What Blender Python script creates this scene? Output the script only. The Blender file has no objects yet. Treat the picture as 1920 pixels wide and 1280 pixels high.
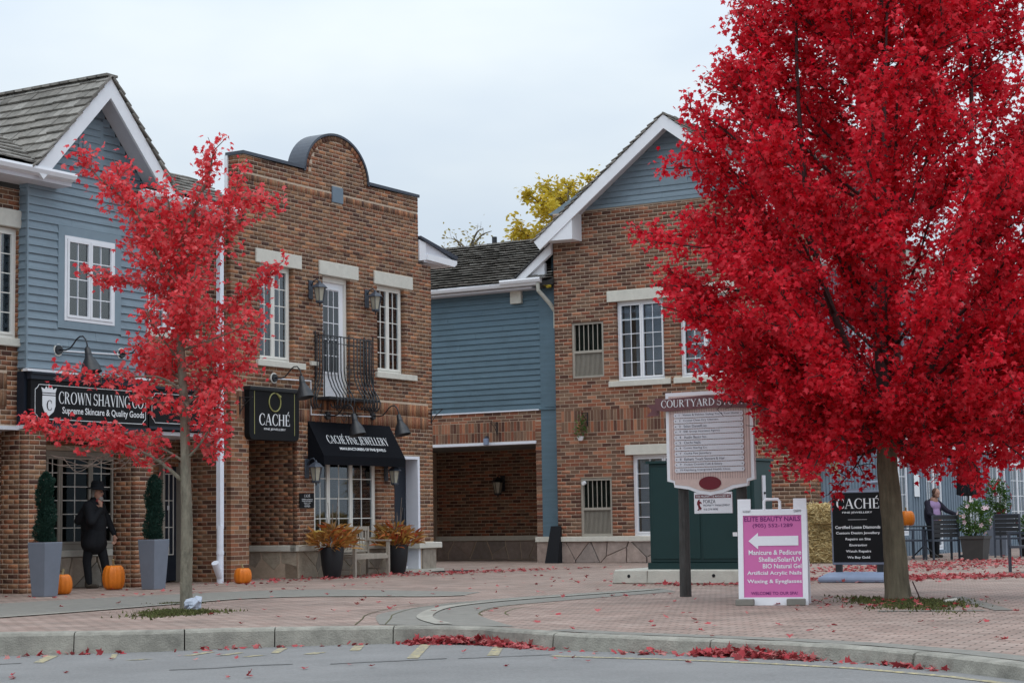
import bpy, bmesh, math, random
import numpy as np
from mathutils import Matrix, Vector, noise
rnd = random.Random(7); RAD = math.radians
SC = bpy.context.scene; COL = SC.collection
# ------------------------------------------------------------------ camera
cam = bpy.data.objects.new('camera', bpy.data.cameras.new('camera')); COL.objects.link(cam); SC.camera = cam
cam.data.sensor_width = 36; cam.data.lens = 64.94; cam.data.clip_start = .1; cam.data.clip_end = 2000
cam.matrix_world = Matrix.Translation((0, 0, 1.0)) @ Matrix.Rotation(RAD(95.5514), 4, 'X') @ Matrix.Rotation(RAD(-.9156), 4, 'Z')
# ------------------------------------------------------------------ overcast daylight
SUN_EL, SUN_AZ = RAD(66), RAD(172)      # azimuth clockwise from +Y: high, behind the camera's left shoulder
world = bpy.data.worlds.new('World'); SC.world = world; world.use_nodes = True
nt = world.node_tree; bg = nt.nodes['Background']
sky = nt.nodes.new('ShaderNodeTexSky'); sky.sky_type = 'NISHITA'; sky.sun_disc = False
sky.sun_elevation = SUN_EL; sky.sun_rotation = SUN_AZ; sky.dust_density = 2.5
scl = nt.nodes.new('ShaderNodeMix'); scl.data_type = 'RGBA'; scl.blend_type = 'MULTIPLY'; scl.inputs['Factor'].default_value = 1
nt.links.new(sky.outputs[0], scl.inputs['A']); scl.inputs['B'].default_value = (1, 1, 1, 1)
tc = nt.nodes.new('ShaderNodeTexCoord'); mp = nt.nodes.new('ShaderNodeMapping'); mp.inputs['Scale'].default_value = (1, 1, 2.6)
nz = nt.nodes.new('ShaderNodeTexNoise'); nz.inputs['Scale'].default_value = 2.2; nz.inputs['Detail'].default_value = 5; nz.inputs['Roughness'].default_value = .5
cr = nt.nodes.new('ShaderNodeValToRGB')
cr.color_ramp.elements[0].position = .38; cr.color_ramp.elements[0].color = (6.7, 7.9, 9.4, 1)
cr.color_ramp.elements[1].position = .64; cr.color_ramp.elements[1].color = (9.4, 10.2, 10.6, 1)
nt.links.new(tc.outputs['Generated'], mp.inputs[0]); nt.links.new(mp.outputs[0], nz.inputs['Vector']); nt.links.new(nz.outputs['Fac'], cr.inputs[0])
mixc = nt.nodes.new('ShaderNodeMix'); mixc.data_type = 'RGBA'; mixc.inputs['Factor'].default_value = .86     # cloud cover over the clear sky
nt.links.new(scl.outputs['Result'], mixc.inputs['A']); nt.links.new(cr.outputs[0], mixc.inputs['B'])
# overcast luminance rises from horizon to zenith as (1 + 2 sin elevation)
sp = nt.nodes.new('ShaderNodeSeparateXYZ'); nt.links.new(tc.outputs['Generated'], sp.inputs[0])
ma = nt.nodes.new('ShaderNodeMath'); ma.operation = 'MAXIMUM'; ma.inputs[1].default_value = 0; nt.links.new(sp.outputs['Z'], ma.inputs[0])
mb_ = nt.nodes.new('ShaderNodeMath'); mb_.operation = 'MULTIPLY_ADD'; mb_.inputs[1].default_value = 1.45; mb_.inputs[2].default_value = .76; nt.links.new(ma.outputs[0], mb_.inputs[0])
sv = nt.nodes.new('ShaderNodeVectorMath'); sv.operation = 'SCALE'; nt.links.new(mixc.outputs['Result'], sv.inputs[0]); nt.links.new(mb_.outputs[0], sv.inputs['Scale'])
nt.links.new(sv.outputs[0], bg.inputs['Color']); bg.inputs['Strength'].default_value = .1
sun = bpy.data.objects.new('sun', bpy.data.lights.new('sun', 'SUN')); COL.objects.link(sun)
sun.data.energy = .6; sun.data.angle = RAD(40); sun.data.color = (1, .95, .88)
sd = Vector((math.sin(SUN_AZ) * math.cos(SUN_EL), math.cos(SUN_AZ) * math.cos(SUN_EL), math.sin(SUN_EL)))
sun.rotation_euler = sd.to_track_quat('Z', 'Y').to_euler(); sun.location = sd * 50
vs = SC.view_settings; vs.view_transform = 'Standard'; vs.look = 'None'; vs.exposure = -.08; vs.gamma = 1
# ------------------------------------------------------------------ materials
MATS = {}
def srgb(r, g, b):
    f = lambda c: (c / 255) / 12.92 if c <= 10 else ((c / 255 + .055) / 1.055) ** 2.4
    return (f(r), f(g), f(b))
def mat(name, col, rough=.75, var=.15, vs=6., bump=0., bs=60., metal=0., spec=.4, cols=None, stretch=(1, 1, 1), transl=0., dirt=0.):
    """Procedural material: base colour (or one of cols, picked per piece) with noise wear, optional bump and translucency."""
    if name in MATS: return MATS[name]
    m = bpy.data.materials.new(name); m.use_nodes = True; n = m.node_tree; L = n.links.new
    p = n.nodes['Principled BSDF']; p.inputs['Roughness'].default_value = rough; p.inputs['Metallic'].default_value = metal
    p.inputs['Specular IOR Level'].default_value = spec
    g = n.nodes.new('ShaderNodeNewGeometry'); mpg = n.nodes.new('ShaderNodeMapping'); mpg.inputs['Scale'].default_value = stretch
    L(g.outputs['Position'], mpg.inputs[0])
    if cols:
        oi = n.nodes.new('ShaderNodeObjectInfo'); ad = n.nodes.new('ShaderNodeMath'); ad.operation = 'ADD'
        L(g.outputs['Random Per Island'], ad.inputs[0]); L(oi.outputs['Random'], ad.inputs[1])
        fr = n.nodes.new('ShaderNodeMath'); fr.operation = 'FRACT'; L(ad.outputs[0], fr.inputs[0])
        ra = n.nodes.new('ShaderNodeValToRGB'); e = ra.color_ramp.elements
        for i, c in enumerate(cols):
            q = e[i] if i < 2 else e.new(.5)
            q.position = i / max(1, len(cols) - 1)
        for i, c in enumerate(cols): e[i].color = (*c, 1)
        L(fr.outputs[0], ra.inputs[0]); base = ra.outputs[0]
    else:
        rg = n.nodes.new('ShaderNodeRGB'); rg.outputs[0].default_value = (*col, 1); base = rg.outputs[0]
    if var:
        t = n.nodes.new('ShaderNodeTexNoise'); t.inputs['Scale'].default_value = vs; t.inputs['Detail'].default_value = 6; t.inputs['Roughness'].default_value = .65
        L(mpg.outputs[0], t.inputs['Vector'])
        r2 = n.nodes.new('ShaderNodeMapRange'); r2.inputs['From Min'].default_value = .25; r2.inputs['From Max'].default_value = .75
        r2.inputs['To Min'].default_value = 1 - var; r2.inputs['To Max'].default_value = 1 + var; L(t.outputs['Fac'], r2.inputs['Value'])
        mx = n.nodes.new('ShaderNodeVectorMath'); mx.operation = 'SCALE'; L(base, mx.inputs[0]); L(r2.outputs[0], mx.inputs['Scale']); base = mx.outputs[0]
    if dirt:
        t = n.nodes.new('ShaderNodeTexNoise'); t.inputs['Scale'].default_value = .9; t.inputs['Detail'].default_value = 8; t.inputs['Roughness'].default_value = .7
        L(g.outputs['Position'], t.inputs['Vector'])
        r3 = n.nodes.new('ShaderNodeMapRange'); r3.inputs['From Min'].default_value = .5; r3.inputs['From Max'].default_value = .7
        r3.inputs['To Min'].default_value = 1; r3.inputs['To Max'].default_value = 1 - dirt; L(t.outputs['Fac'], r3.inputs['Value'])
        mx = n.nodes.new('ShaderNodeVectorMath'); mx.operation = 'SCALE'; L(base, mx.inputs[0]); L(r3.outputs[0], mx.inputs['Scale']); base = mx.outputs[0]
    L(base, p.inputs['Base Color'])
    if bump:
        t = n.nodes.new('ShaderNodeTexNoise'); t.inputs['Scale'].default_value = bs; t.inputs['Detail'].default_value = 5
        L(mpg.outputs[0], t.inputs['Vector']); b = n.nodes.new('ShaderNodeBump'); b.inputs['Strength'].default_value = bump; b.inputs['Distance'].default_value = .02
        L(t.outputs['Fac'], b.inputs['Height']); L(b.outputs[0], p.inputs['Normal'])
    if transl:
        tr = n.nodes.new('ShaderNodeBsdfTranslucent'); L(base, tr.inputs[0]); ms = n.nodes.new('ShaderNodeMixShader'); ms.inputs[0].default_value = transl
        L(p.outputs[0], ms.inputs[1]); L(tr.outputs[0], ms.inputs[2]); L(ms.outputs[0], n.nodes['Material Output'].inputs[0])
    MATS[name] = m; return m
def glass_mat(name, tint, refl=.0, ior=1.45):
    m = bpy.data.materials.new(name); m.use_nodes = True; n = m.node_tree; L = n.links.new
    out = n.nodes['Material Output']; n.nodes.remove(n.nodes['Principled BSDF'])
    tr = n.nodes.new('ShaderNodeBsdfTransparent'); tr.inputs[0].default_value = (*tint, 1)
    gl = n.nodes.new('ShaderNodeBsdfGlossy'); gl.inputs['Roughness'].default_value = .03; gl.inputs[0].default_value = (.9, .95, 1, 1)
    fr = n.nodes.new('ShaderNodeFresnel'); fr.inputs[0].default_value = ior
    ad = n.nodes.new('ShaderNodeMath'); ad.operation = 'ADD'; ad.inputs[1].default_value = refl; ad.use_clamp = True
    L(fr.outputs[0], ad.inputs[0]); ms = n.nodes.new('ShaderNodeMixShader'); L(ad.outputs[0], ms.inputs[0]); L(tr.outputs[0], ms.inputs[1]); L(gl.outputs[0], ms.inputs[2])
    L(ms.outputs[0], out.inputs[0]); MATS[name] = m; return m
BR1 = [(.13, .050, .030), (.31, .118, .058), (.205, .083, .046), (.43, .19, .092), (.29, .155, .083), (.085, .036, .025), (.36, .15, .072), (.20, .135, .09), (.24, .078, .042), (.37, .175, .092)]
BR2 = [(.14, .046, .028), (.36, .136, .072), (.23, .078, .044), (.42, .19, .108), (.09, .036, .025), (.25, .148, .094), (.34, .106, .053), (.16, .058, .037), (.29, .096, .052), (.38, .165, .094)]
mat('brick_a', None, .85, .2, 40, .5, 90, cols=BR1, dirt=.38)
mat('brick_b', None, .85, .16, 40, .5, 90, cols=BR2, dirt=.3)
mat('mortar', (.52, .41, .31), .9, .15, 8, .4, 120)
mat('limestone', (.62, .60, .53), .85, .08, 9, .25, 60, dirt=.12)
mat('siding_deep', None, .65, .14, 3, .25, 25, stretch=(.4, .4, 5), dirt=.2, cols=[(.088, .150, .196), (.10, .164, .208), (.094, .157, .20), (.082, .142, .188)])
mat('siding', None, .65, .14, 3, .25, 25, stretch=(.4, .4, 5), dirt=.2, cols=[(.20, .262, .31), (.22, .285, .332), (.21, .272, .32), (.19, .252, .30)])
mat('siding_trim', (.21, .275, .322), .6, .08, 5)
mat('siding_grey', (.16, .21, .26), .65, .1, 4)
SHK = [(.15, .138, .122), (.245, .226, .20), (.185, .172, .152), (.33, .31, .28), (.11, .10, .09), (.225, .208, .185)]
mat('shake', None, .95, .3, 14, .6, 50, cols=SHK, dirt=.3)
mat('roof_deck', (.05, .05, .05), .95)
mat('white_trim', (.80, .81, .84), .5, .04, 4)
mat('soffit', (.62, .62, .66), .6, .05, 8)
mat('cream_frame', (.76, .74, .68), .5, .04, 5)
mat('tan_frame', (.36, .33, .28), .6, .08, 6)
mat('dark_metal', (.018, .02, .024), .45, .2, 12, spec=.5)
mat('slate_metal', (.045, .055, .075), .45, .15, 8, spec=.5)
mat('black_sign', (.007, .0075, .009), .6, .15, 8, spec=.2)
mat('navy_paint', (.014, .02, .032), .55, .1, 6)
mat('awning_cloth', (.005, .006, .009), .9, .1, 20, .2, 200, spec=.15)
mat('letter_white', (.80, .82, .84), .5, .0)
mat('letter_gold', (.34, .33, .12), .45, .1, 30)
mat('curtain', (.66, .69, .72), .9, .08, 6)
mat('blind', (.74, .77, .8), .8, .03, 6)
mat('interior_dark', (.035, .035, .035), .9, .1, 3)
mat('interior_mid', (.16, .16, .15), .9, .15, 3)
FLG = [(.36, .30, .23), (.42, .36, .28), (.28, .25, .21), (.40, .33, .26), (.32, .30, .27)]
mat('flagstone', None, .9, .25, 7, .5, 25, cols=FLG)
FLB = [(.30, .23, .20), (.38, .30, .26), (.26, .22, .20), (.34, .26, .22)]
mat('flagstone_b', None, .9, .25, 7, .5, 25, cols=FLB)
mat('concrete', (.50, .49, .43), .9, .14, 5, .35, 60, dirt=.2)
mat('kerb_concrete', (.29, .275, .235), .92, .34, 5, .5, 60, dirt=.5)
mat('edging', (.33, .315, .27), .92, .25, 6, .3, 60, dirt=.3)
mat('grey_paver', (.215, .205, .18), .92, .18, 6, .3, 60)
mat('moss', None, .95, .3, 30, cols=[(.055, .07, .02), (.10, .115, .03), (.08, .07, .03), (.13, .12, .05)])
mat('bark_grey', (.20, .185, .14), .95, .5, 11, 1., 40, stretch=(1, 1, .35))
mat('bark_brown', (.16, .135, .09), .95, .55, 7, 1., 34, stretch=(1, 1, .2), dirt=.35)
mat('twig', (.20, .16, .13), .9, .2, 20)
mat('twig_dark', (.06, .03, .03), .9, .2, 20)
mat('maple_coral', None, .55, .12, 3, cols=[(.78, .045, .06), (.86, .10, .115), (.66, .025, .042), (.90, .20, .20), (.82, .07, .085)], transl=.48, spec=.3)
mat('maple_crimson', None, .55, .15, 2, cols=[(.66, .005, .024), (.78, .016, .040), (.48, .003, .016), (.84, .06, .085), (.70, .007, .028), (.86, .13, .14), (.57, .004, .020), (.80, .032, .055)], transl=.52, spec=.3)
mat('leaf_yellow', None, .6, .12, 3, cols=[(.55, .40, .03), (.66, .48, .05), (.42, .35, .04), (.72, .52, .06)], transl=.4)
mat('leaf_pale', None, .6, .1, 3, cols=[(.30, .27, .10), (.40, .33, .12), (.25, .20, .08)], transl=.4)
mat('litter', None, .7, .15, 5, cols=[(.40, .022, .034), (.46, .06, .07), (.24, .018, .022), (.52, .22, .20), (.30, .02, .026), (.50, .12, .12), (.14, .04, .03), (.40, .035, .045), (.20, .08, .04)], transl=.15)
mat('pumpkin', (.72, .19, .012), .45, .12, 9, .15, 30)
mat('stalk', (.25, .21, .11), .9, .2, 20)
mat('planter_grey', (.175, .20, .245), .6, .08, 6)
mat('planter_black', (.012, .013, .016), .5, .15, 8)
mat('planter_brown', (.045, .042, .04), .6, .15, 8)
mat('soil', (.04, .03, .022), .95, .3, 30)
mat('topiary', None, .8, .2, 6, cols=[(.012, .045, .03), (.02, .065, .045), (.008, .03, .022)], transl=.2)
mat('strap_leaf', None, .55, .15, 5, cols=[(.46, .19, .035), (.50, .10, .03), (.45, .32, .06), (.42, .045, .03), (.22, .12, .03), (.52, .26, .07), (.58, .20, .14), (.16, .05, .03), (.36, .30, .08)], transl=.3)
mat('green_leaf', None, .5, .15, 5, cols=[(.05, .12, .02), (.09, .17, .03), (.035, .08, .02), (.13, .17, .04)], transl=.3)
mat('petal_pink', None, .6, .05, 5, cols=[(.75, .52, .58), (.82, .68, .70), (.70, .42, .50)], transl=.3)
mat('petal_red', None, .6, .05, 5, cols=[(.22, .01, .03), (.30, .015, .04)], transl=.3)
mat('old_wood', (.34, .30, .25), .85, .22, 12, .3, 40, stretch=(1, 1, .3))
mat('post_wood', (.06, .058, .055), .9, .45, 14, .7, 30, stretch=(1, 1, .25))
mat('cabinet_green', (.007, .036, .036), .5, .12, 2)
mat('plaque_pink', (.63, .48, .43), .7, .1, 10)
mat('banner_plum', (.155, .065, .072), .6, .25, 10)
mat('maroon', (.15, .008, .018), .5, .1, 6)
mat('slat_white', (.66, .66, .70), .5, .04, 6)
mat('ink', (.06, .06, .09), .7, 0)
mat('plastic_white', (.80, .80, .83), .45, .04, 5)
mat('magenta', (.60, .14, .37), .5, .04, 4)
mat('violet_ink', (.16, .012, .14), .6, 0)
mat('board_grey', (.20, .23, .30), .5, .1, 6)
mat('base_blue', (.21, .26, .37), .5, .1, 5)
mat('hay', None, .9, .15, 8, cols=[(.58, .45, .22), (.68, .55, .29), (.46, .34, .15), (.74, .62, .36)])
mat('hay_core', (.44, .33, .15), .95, .5, 30, .8, 60)
mat('husk', None, .9, .15, 8, cols=[(.52, .42, .24), (.60, .52, .32)], transl=.3)
mat('lamp_glass', (.40, .38, .30), .25, .15, 12, spec=.6)
mat('cloth_black', (.007, .008, .011), .9, .2, 12, .2, 120)
mat('cloth_navy', (.016, .014, .026), .9, .2, 12)
mat('cloth_lilac', (.34, .23, .40), .9, .08, 10)
mat('cloth_red', (.34, .05, .05), .9, .2, 12)
mat('skin', (.42, .23, .165), .6, .06, 12)
mat('hair_grey', (.28, .26, .24), .9, .25, 40)
mat('hair_brown', (.09, .045, .03), .8, .25, 40)
mat('boot', (.05, .04, .03), .7, .2, 20)
mat('road_yellow', (.46, .39, .2), .9, .45, 22)
mat('crack', (.105, .103, .10), .9, .3, 9)
mat('pvc', (.76, .79, .86), .45, .05, 5)
mat('black_glass', (.02, .025, .03), .06, .1, 3, spec=.9)
mat('tan_pink', (.46, .33, .31), .7, .1, 10)
mat('base_blue_pale', (.42, .47, .55), .5, .2, 12)
glass_mat('glass', (.78, .84, .88), .10); glass_mat('glass_dark', (.45, .5, .5), .0, 1.2)
def paver_mat():
    m = mat('paver', (.5, .3, .26), .9, 0); n = m.node_tree; L = n.links.new; p = n.nodes['Principled BSDF']
    g = n.nodes.new('ShaderNodeNewGeometry'); mp_ = n.nodes.new('ShaderNodeMapping'); mp_.inputs['Rotation'].default_value = (0, 0, RAD(24)); L(g.outputs['Position'], mp_.inputs[0])
    b = n.nodes.new('ShaderNodeTexBrick'); L(mp_.outputs[0], b.inputs['Vector']); b.offset = .5
    b.inputs['Scale'].default_value = 1; b.inputs['Brick Width'].default_value = .22; b.inputs['Row Height'].default_value = .115; b.inputs['Mortar Size'].default_value = .009; b.inputs['Mortar Smooth'].default_value = .3
    b.inputs['Color1'].default_value = (.315, .222, .188, 1); b.inputs['Color2'].default_value = (.41, .315, .275, 1); b.inputs['Mortar'].default_value = (.11, .09, .07, 1); b.inputs['Bias'].default_value = .1
    t = n.nodes.new('ShaderNodeTexNoise'); t.inputs['Scale'].default_value = 1.1; t.inputs['Detail'].default_value = 9; t.inputs['Roughness'].default_value = .7; L(g.outputs['Position'], t.inputs['Vector'])
    ra = n.nodes.new('ShaderNodeValToRGB'); e = ra.color_ramp.elements; e[0].position = .3; e[0].color = (.58, .60, .58, 1); e[1].position = .68; e[1].color = (1.12, 1.08, 1.05, 1); L(t.outputs['Fac'], ra.inputs[0])
    mx = n.nodes.new('ShaderNodeMix'); mx.data_type = 'RGBA'; mx.blend_type = 'MULTIPLY'; mx.inputs['Factor'].default_value = 1; L(b.outputs['Color'], mx.inputs['A']); L(ra.outputs[0], mx.inputs['B'])
    L(mx.outputs['Result'], p.inputs['Base Color'])
    bu = n.nodes.new('ShaderNodeBump'); bu.inputs['Strength'].default_value = .5; bu.inputs['Distance'].default_value = .01; bu.invert = True; L(b.outputs['Fac'], bu.inputs['Height']); L(bu.outputs[0], p.inputs['Normal'])
def asphalt_mat():
    m = mat('asphalt', (.17, .175, .19), .92, 0); n = m.node_tree; L = n.links.new; p = n.nodes['Principled BSDF']
    g = n.nodes.new('ShaderNodeNewGeometry')
    a = n.nodes.new('ShaderNodeTexNoise'); a.inputs['Scale'].default_value = 38; a.inputs['Detail'].default_value = 6; a.inputs['Roughness'].default_value = .8; L(g.outputs['Position'], a.inputs['Vector'])
    c = n.nodes.new('ShaderNodeTexNoise'); c.inputs['Scale'].default_value = .8; c.inputs['Detail'].default_value = 8; c.inputs['Roughness'].default_value = .65; L(g.outputs['Position'], c.inputs['Vector'])
    ra = n.nodes.new('ShaderNodeValToRGB'); e = ra.color_ramp.elements; e[0].position = .3; e[0].color = (.11, .108, .105, 1); e[1].position = .75; e[1].color = (.27, .266, .26, 1)
    ad = n.nodes.new('ShaderNodeMath'); ad.operation = 'MULTIPLY_ADD'; ad.inputs[1].default_value = .7; L(a.outputs['Fac'], ad.inputs[0]); 
    m2 = n.nodes.new('ShaderNodeMath'); m2.operation = 'MULTIPLY'; m2.inputs[1].default_value = .42; L(c.outputs['Fac'], m2.inputs[0]); L(m2.outputs[0], ad.inputs[2])
    L(ad.outputs[0], ra.inputs[0]); L(ra.outputs[0], p.inputs['Base Color'])
    bu = n.nodes.new('ShaderNodeBump'); bu.inputs['Strength'].default_value = .4; bu.inputs['Distance'].default_value = .01; L(a.outputs['Fac'], bu.inputs['Height']); L(bu.outputs[0], p.inputs['Normal'])
def worn_paint():
    m = MATS['road_yellow']; n = m.node_tree; L = n.links.new; p = n.nodes['Principled BSDF']; src = p.inputs['Base Color'].links[0].from_socket
    g = n.nodes.new('ShaderNodeNewGeometry'); t = n.nodes.new('ShaderNodeTexNoise'); t.inputs['Scale'].default_value = 16; t.inputs['Detail'].default_value = 8; t.inputs['Roughness'].default_value = .75; L(g.outputs['Position'], t.inputs['Vector'])
    r = n.nodes.new('ShaderNodeMapRange'); r.inputs['From Min'].default_value = .40; r.inputs['From Max'].default_value = .58; L(t.outputs['Fac'], r.inputs['Value'])
    mx = n.nodes.new('ShaderNodeMix'); mx.data_type = 'RGBA'; mx.inputs['B'].default_value = (.19, .185, .175, 1); L(src, mx.inputs['A']); L(r.outputs[0], mx.inputs['Factor']); L(mx.outputs['Result'], p.inputs['Base Color'])
paver_mat(); asphalt_mat(); worn_paint()
# ------------------------------------------------------------------ geometry helpers
I4 = Matrix.Identity(4)
def link(o, parent=None):
    COL.objects.link(o)
    if parent is not None: o.parent = parent
    return o
class MB:
    """Collects vertices and faces, builds ONE mesh object."""
    def __init__(s, M=I4): s.v, s.f, s.M = [], [], M
    def add(s, vs, fs, M=None):
        k = len(s.v); T = s.M if M is None else s.M @ M
        s.v += [T @ Vector(p) for p in vs]; s.f += [tuple(i + k for i in f) for f in fs]; return s
    def box(s, x0, x1, y0, y1, z0, z1, M=None):
        return s.add([(x0, y0, z0), (x1, y0, z0), (x1, y1, z0), (x0, y1, z0), (x0, y0, z1), (x1, y0, z1), (x1, y1, z1), (x0, y1, z1)],
                     [(0, 3, 2, 1), (4, 5, 6, 7), (0, 1, 5, 4), (1, 2, 6, 5), (2, 3, 7, 6), (3, 0, 4, 7)], M)
    def frustum(s, hx0, hy0, hx1, hy1, z0, z1, cx=0, cy=0, M=None):
        return s.add([(cx - hx0, cy - hy0, z0), (cx + hx0, cy - hy0, z0), (cx + hx0, cy + hy0, z0), (cx - hx0, cy + hy0, z0), (cx - hx1, cy - hy1, z1), (cx + hx1, cy - hy1, z1), (cx + hx1, cy + hy1, z1), (cx - hx1, cy + hy1, z1)],
                     [(0, 3, 2, 1), (4, 5, 6, 7), (0, 1, 5, 4), (1, 2, 6, 5), (2, 3, 7, 6), (3, 0, 4, 7)], M)
    def prism(s, pts, d0, d1, M=None):
        """polygon pts in (s,z), extruded in depth d0..d1"""
        n = len(pts); vs = [(x, d0, z) for x, z in pts] + [(x, d1, z) for x, z in pts]
        return s.add(vs, [tuple(range(n)), tuple(range(2 * n - 1, n - 1, -1))] + [(i, i + n, (i + 1) % n + n, (i + 1) % n) for i in range(n)], M)
    def tube(s, pts, r, n=8, M=None, cap=True):
        pts = [Vector(p) for p in pts]; rs = r if isinstance(r, (list, tuple)) else [r] * len(pts); vs, fs = [], []
        t0 = (pts[1] - pts[0]).normalized(); up = Vector((0, 0, 1)) if abs(t0.z) < .9 else Vector((1, 0, 0)); u = t0.cross(up).normalized()
        for i, p in enumerate(pts):
            t = (pts[min(i + 1, len(pts) - 1)] - pts[max(i - 1, 0)]).normalized(); u = (u - t * u.dot(t)).normalized(); w = t.cross(u)
            vs += [p + (u * math.cos(2 * math.pi * k / n) + w * math.sin(2 * math.pi * k / n)) * rs[i] for k in range(n)]
        for i in range(len(pts) - 1): fs += [(i * n + k, i * n + (k + 1) % n, (i + 1) * n + (k + 1) % n, (i + 1) * n + k) for k in range(n)]
        if cap: fs += [tuple(range(n - 1, -1, -1)), tuple(range((len(pts) - 1) * n, len(pts) * n))]
        return s.add(vs, fs, M)
    def lathe(s, prof, n=20, M=None, lobes=0, lobe=0.):
        vs, fs = [], []
        for r, z in prof:
            for k in range(n):
                a = 2 * math.pi * k / n; rr = r * (1 - lobe * abs(math.cos(a * lobes / 2)) ** 6) if lobes else r
                vs.append((rr * math.cos(a), rr * math.sin(a), z))
        for i in range(len(prof) - 1): fs += [(i * n + k, i * n + (k + 1) % n, (i + 1) * n + (k + 1) % n, (i + 1) * n + k) for k in range(n)]
        fs += [tuple(range(n - 1, -1, -1)), tuple(range((len(prof) - 1) * n, len(prof) * n))]
        return s.add(vs, fs, M)
    def ball(s, c, r, sx=1, sy=1, sz=1, n=12, M=None):
        pr = [(max(1e-4, math.sin(math.pi * i / n)) * r, -math.cos(math.pi * i / n) * r) for i in range(n + 1)]
        T = Matrix.Translation(c) @ Matrix.Diagonal((sx, sy, sz, 1)); return s.lathe(pr, n + 4, T if M is None else M @ T)
    def build(s, name, m, parent=None, smooth=False, bevel=0):
        me = bpy.data.meshes.new(name); me.from_pydata([tuple(p) for p in s.v], [], s.f); me.update()
        bm = bmesh.new(); bm.from_mesh(me); bmesh.ops.recalc_face_normals(bm, faces=bm.faces)
        if bevel: bmesh.ops.bevel(bm, geom=list(bm.edges), offset=bevel, segments=1, affect='EDGES', clamp_overlap=True)
        bm.to_mesh(me); bm.free()
        me.materials.append(MATS[m] if isinstance(m, str) else m)
        if smooth: me.polygons.foreach_set('use_smooth', [True] * len(me.polygons))
        return link(bpy.data.objects.new(name, me), parent)
def soup(name, V, F, m, parent=None, smooth=False):
    """numpy triangles -> object"""
    me = bpy.data.meshes.new(name); nv, nf = len(V), len(F)
    me.vertices.add(nv); me.vertices.foreach_set('co', np.asarray(V, np.float32).ravel()); me.loops.add(nf * 3); me.polygons.add(nf)
    me.loops.foreach_set('vertex_index', np.asarray(F, np.int32).ravel()); me.polygons.foreach_set('loop_start', np.arange(0, nf * 3, 3, dtype=np.int32)); me.polygons.foreach_set('loop_total', np.full(nf, 3, np.int32))
    me.update(calc_edges=True); me.validate(); me.materials.append(MATS[m])
    if smooth: me.polygons.foreach_set('use_smooth', [True] * nf)
    return link(bpy.data.objects.new(name, me), parent)
def tag(o, label=None, cat=None, group=None, kind=None):
    if label: o['label'] = label
    if cat: o['category'] = cat
    if group: o['group'] = group
    if kind: o['kind'] = kind
    return o
# the street grid: direction AV runs along the left shop fronts (to the right and away), NV points out of them
AZ = RAD(30.98); OX, OY = -5.068, 33.115
AV = Vector((math.sin(AZ), math.cos(AZ), 0)); NV = Vector((math.cos(AZ), -math.sin(AZ), 0))
def W(u, w, z=0): return Vector((OX, OY, 0)) + AV * u + NV * w + Vector((0, 0, z))
def root(name, loc, rz, label, cat, group=None):
    o = bpy.data.objects.new(name, None); o.empty_display_size = .2; o.location = loc; o.rotation_euler = (0, 0, rz); link(o); return tag(o, label, cat, group)
def rootA(name, u, w, z, *a): return root(name, W(u, w, z), math.pi / 2 - AZ, *a)     # local x right along shop front, y into the wall
def rootB(name, u, w, z, *a): return root(name, W(u, w, z), -AZ, *a)                  # same for walls facing the camera squarely
class Bld:
    def __init__(s, name, u, w, label, cat='building'): s.u, s.w = u, w; s.o = rootA(name, u, w, 0, label, cat); s.dist = {}
    def FA(s, w0=0, u0=0): return Matrix.Translation((u0 - s.u, s.w - w0, 0))                # front faces: (u, depth, z)
    def FS(s, u0): return Matrix(((0, 1, 0, u0 - s.u), (-1, 0, 0, s.w), (0, 0, 1, 0), (0, 0, 0, 1)))   # faces towards -u: (w, depth, z)
CUBE = None
def cube():
    global CUBE
    if CUBE is None: CUBE = {}
    return CUBE
def unit_mesh(name, m):
    k = (name, m)
    if k not in cube():
        o = MB().box(-.5, .5, -.5, .5, -.5, .5); me = bpy.data.meshes.new(name); me.from_pydata([tuple(p) for p in o.v], [], o.f); me.update(); me.materials.append(MATS[m]); cube()[k] = me
    return cube()[k]
CAMP = Vector((0, 0, 1))
def pieces(parent, name, items, m, limit=300, rest=None, key=None):
    """items: local matrices of unit boxes. The ones nearest the camera become objects of their own, the rest one mesh."""
    PM = Matrix.Translation(parent.location) @ Matrix.Rotation(parent.rotation_euler.z, 4, 'Z')
    kf = key or (lambda M: ((PM @ M.translation) - CAMP).length)
    items = sorted(items, key=kf); me = unit_mesh(name, m)
    for M in items[:limit]:
        o = bpy.data.objects.new(name, me); o.matrix_local = M; link(o, parent)
    if len(items) > limit:
        A = np.array([np.array(M) for M in items[limit:]]); c = np.array([[-.5, -.5, -.5, 1], [.5, -.5, -.5, 1], [.5, .5, -.5, 1], [-.5, .5, -.5, 1], [-.5, -.5, .5, 1], [.5, -.5, .5, 1], [.5, .5, .5, 1], [-.5, .5, .5, 1]])
        V = np.einsum('nij,kj->nki', A, c)[:, :, :3].reshape(-1, 3)
        q = [(0, 3, 2, 1), (4, 5, 6, 7), (0, 1, 5, 4), (1, 2, 6, 5), (2, 3, 7, 6), (3, 0, 4, 7)]; t = np.array([x for a, b, c_, d in q for x in ((a, b, c_), (a, c_, d))])
        F = (t[None] + (np.arange(len(A)) * 8)[:, None, None]).reshape(-1, 3)
        tag(soup(rest or name + 's', V, F, m, parent), kind='stuff')
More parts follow.
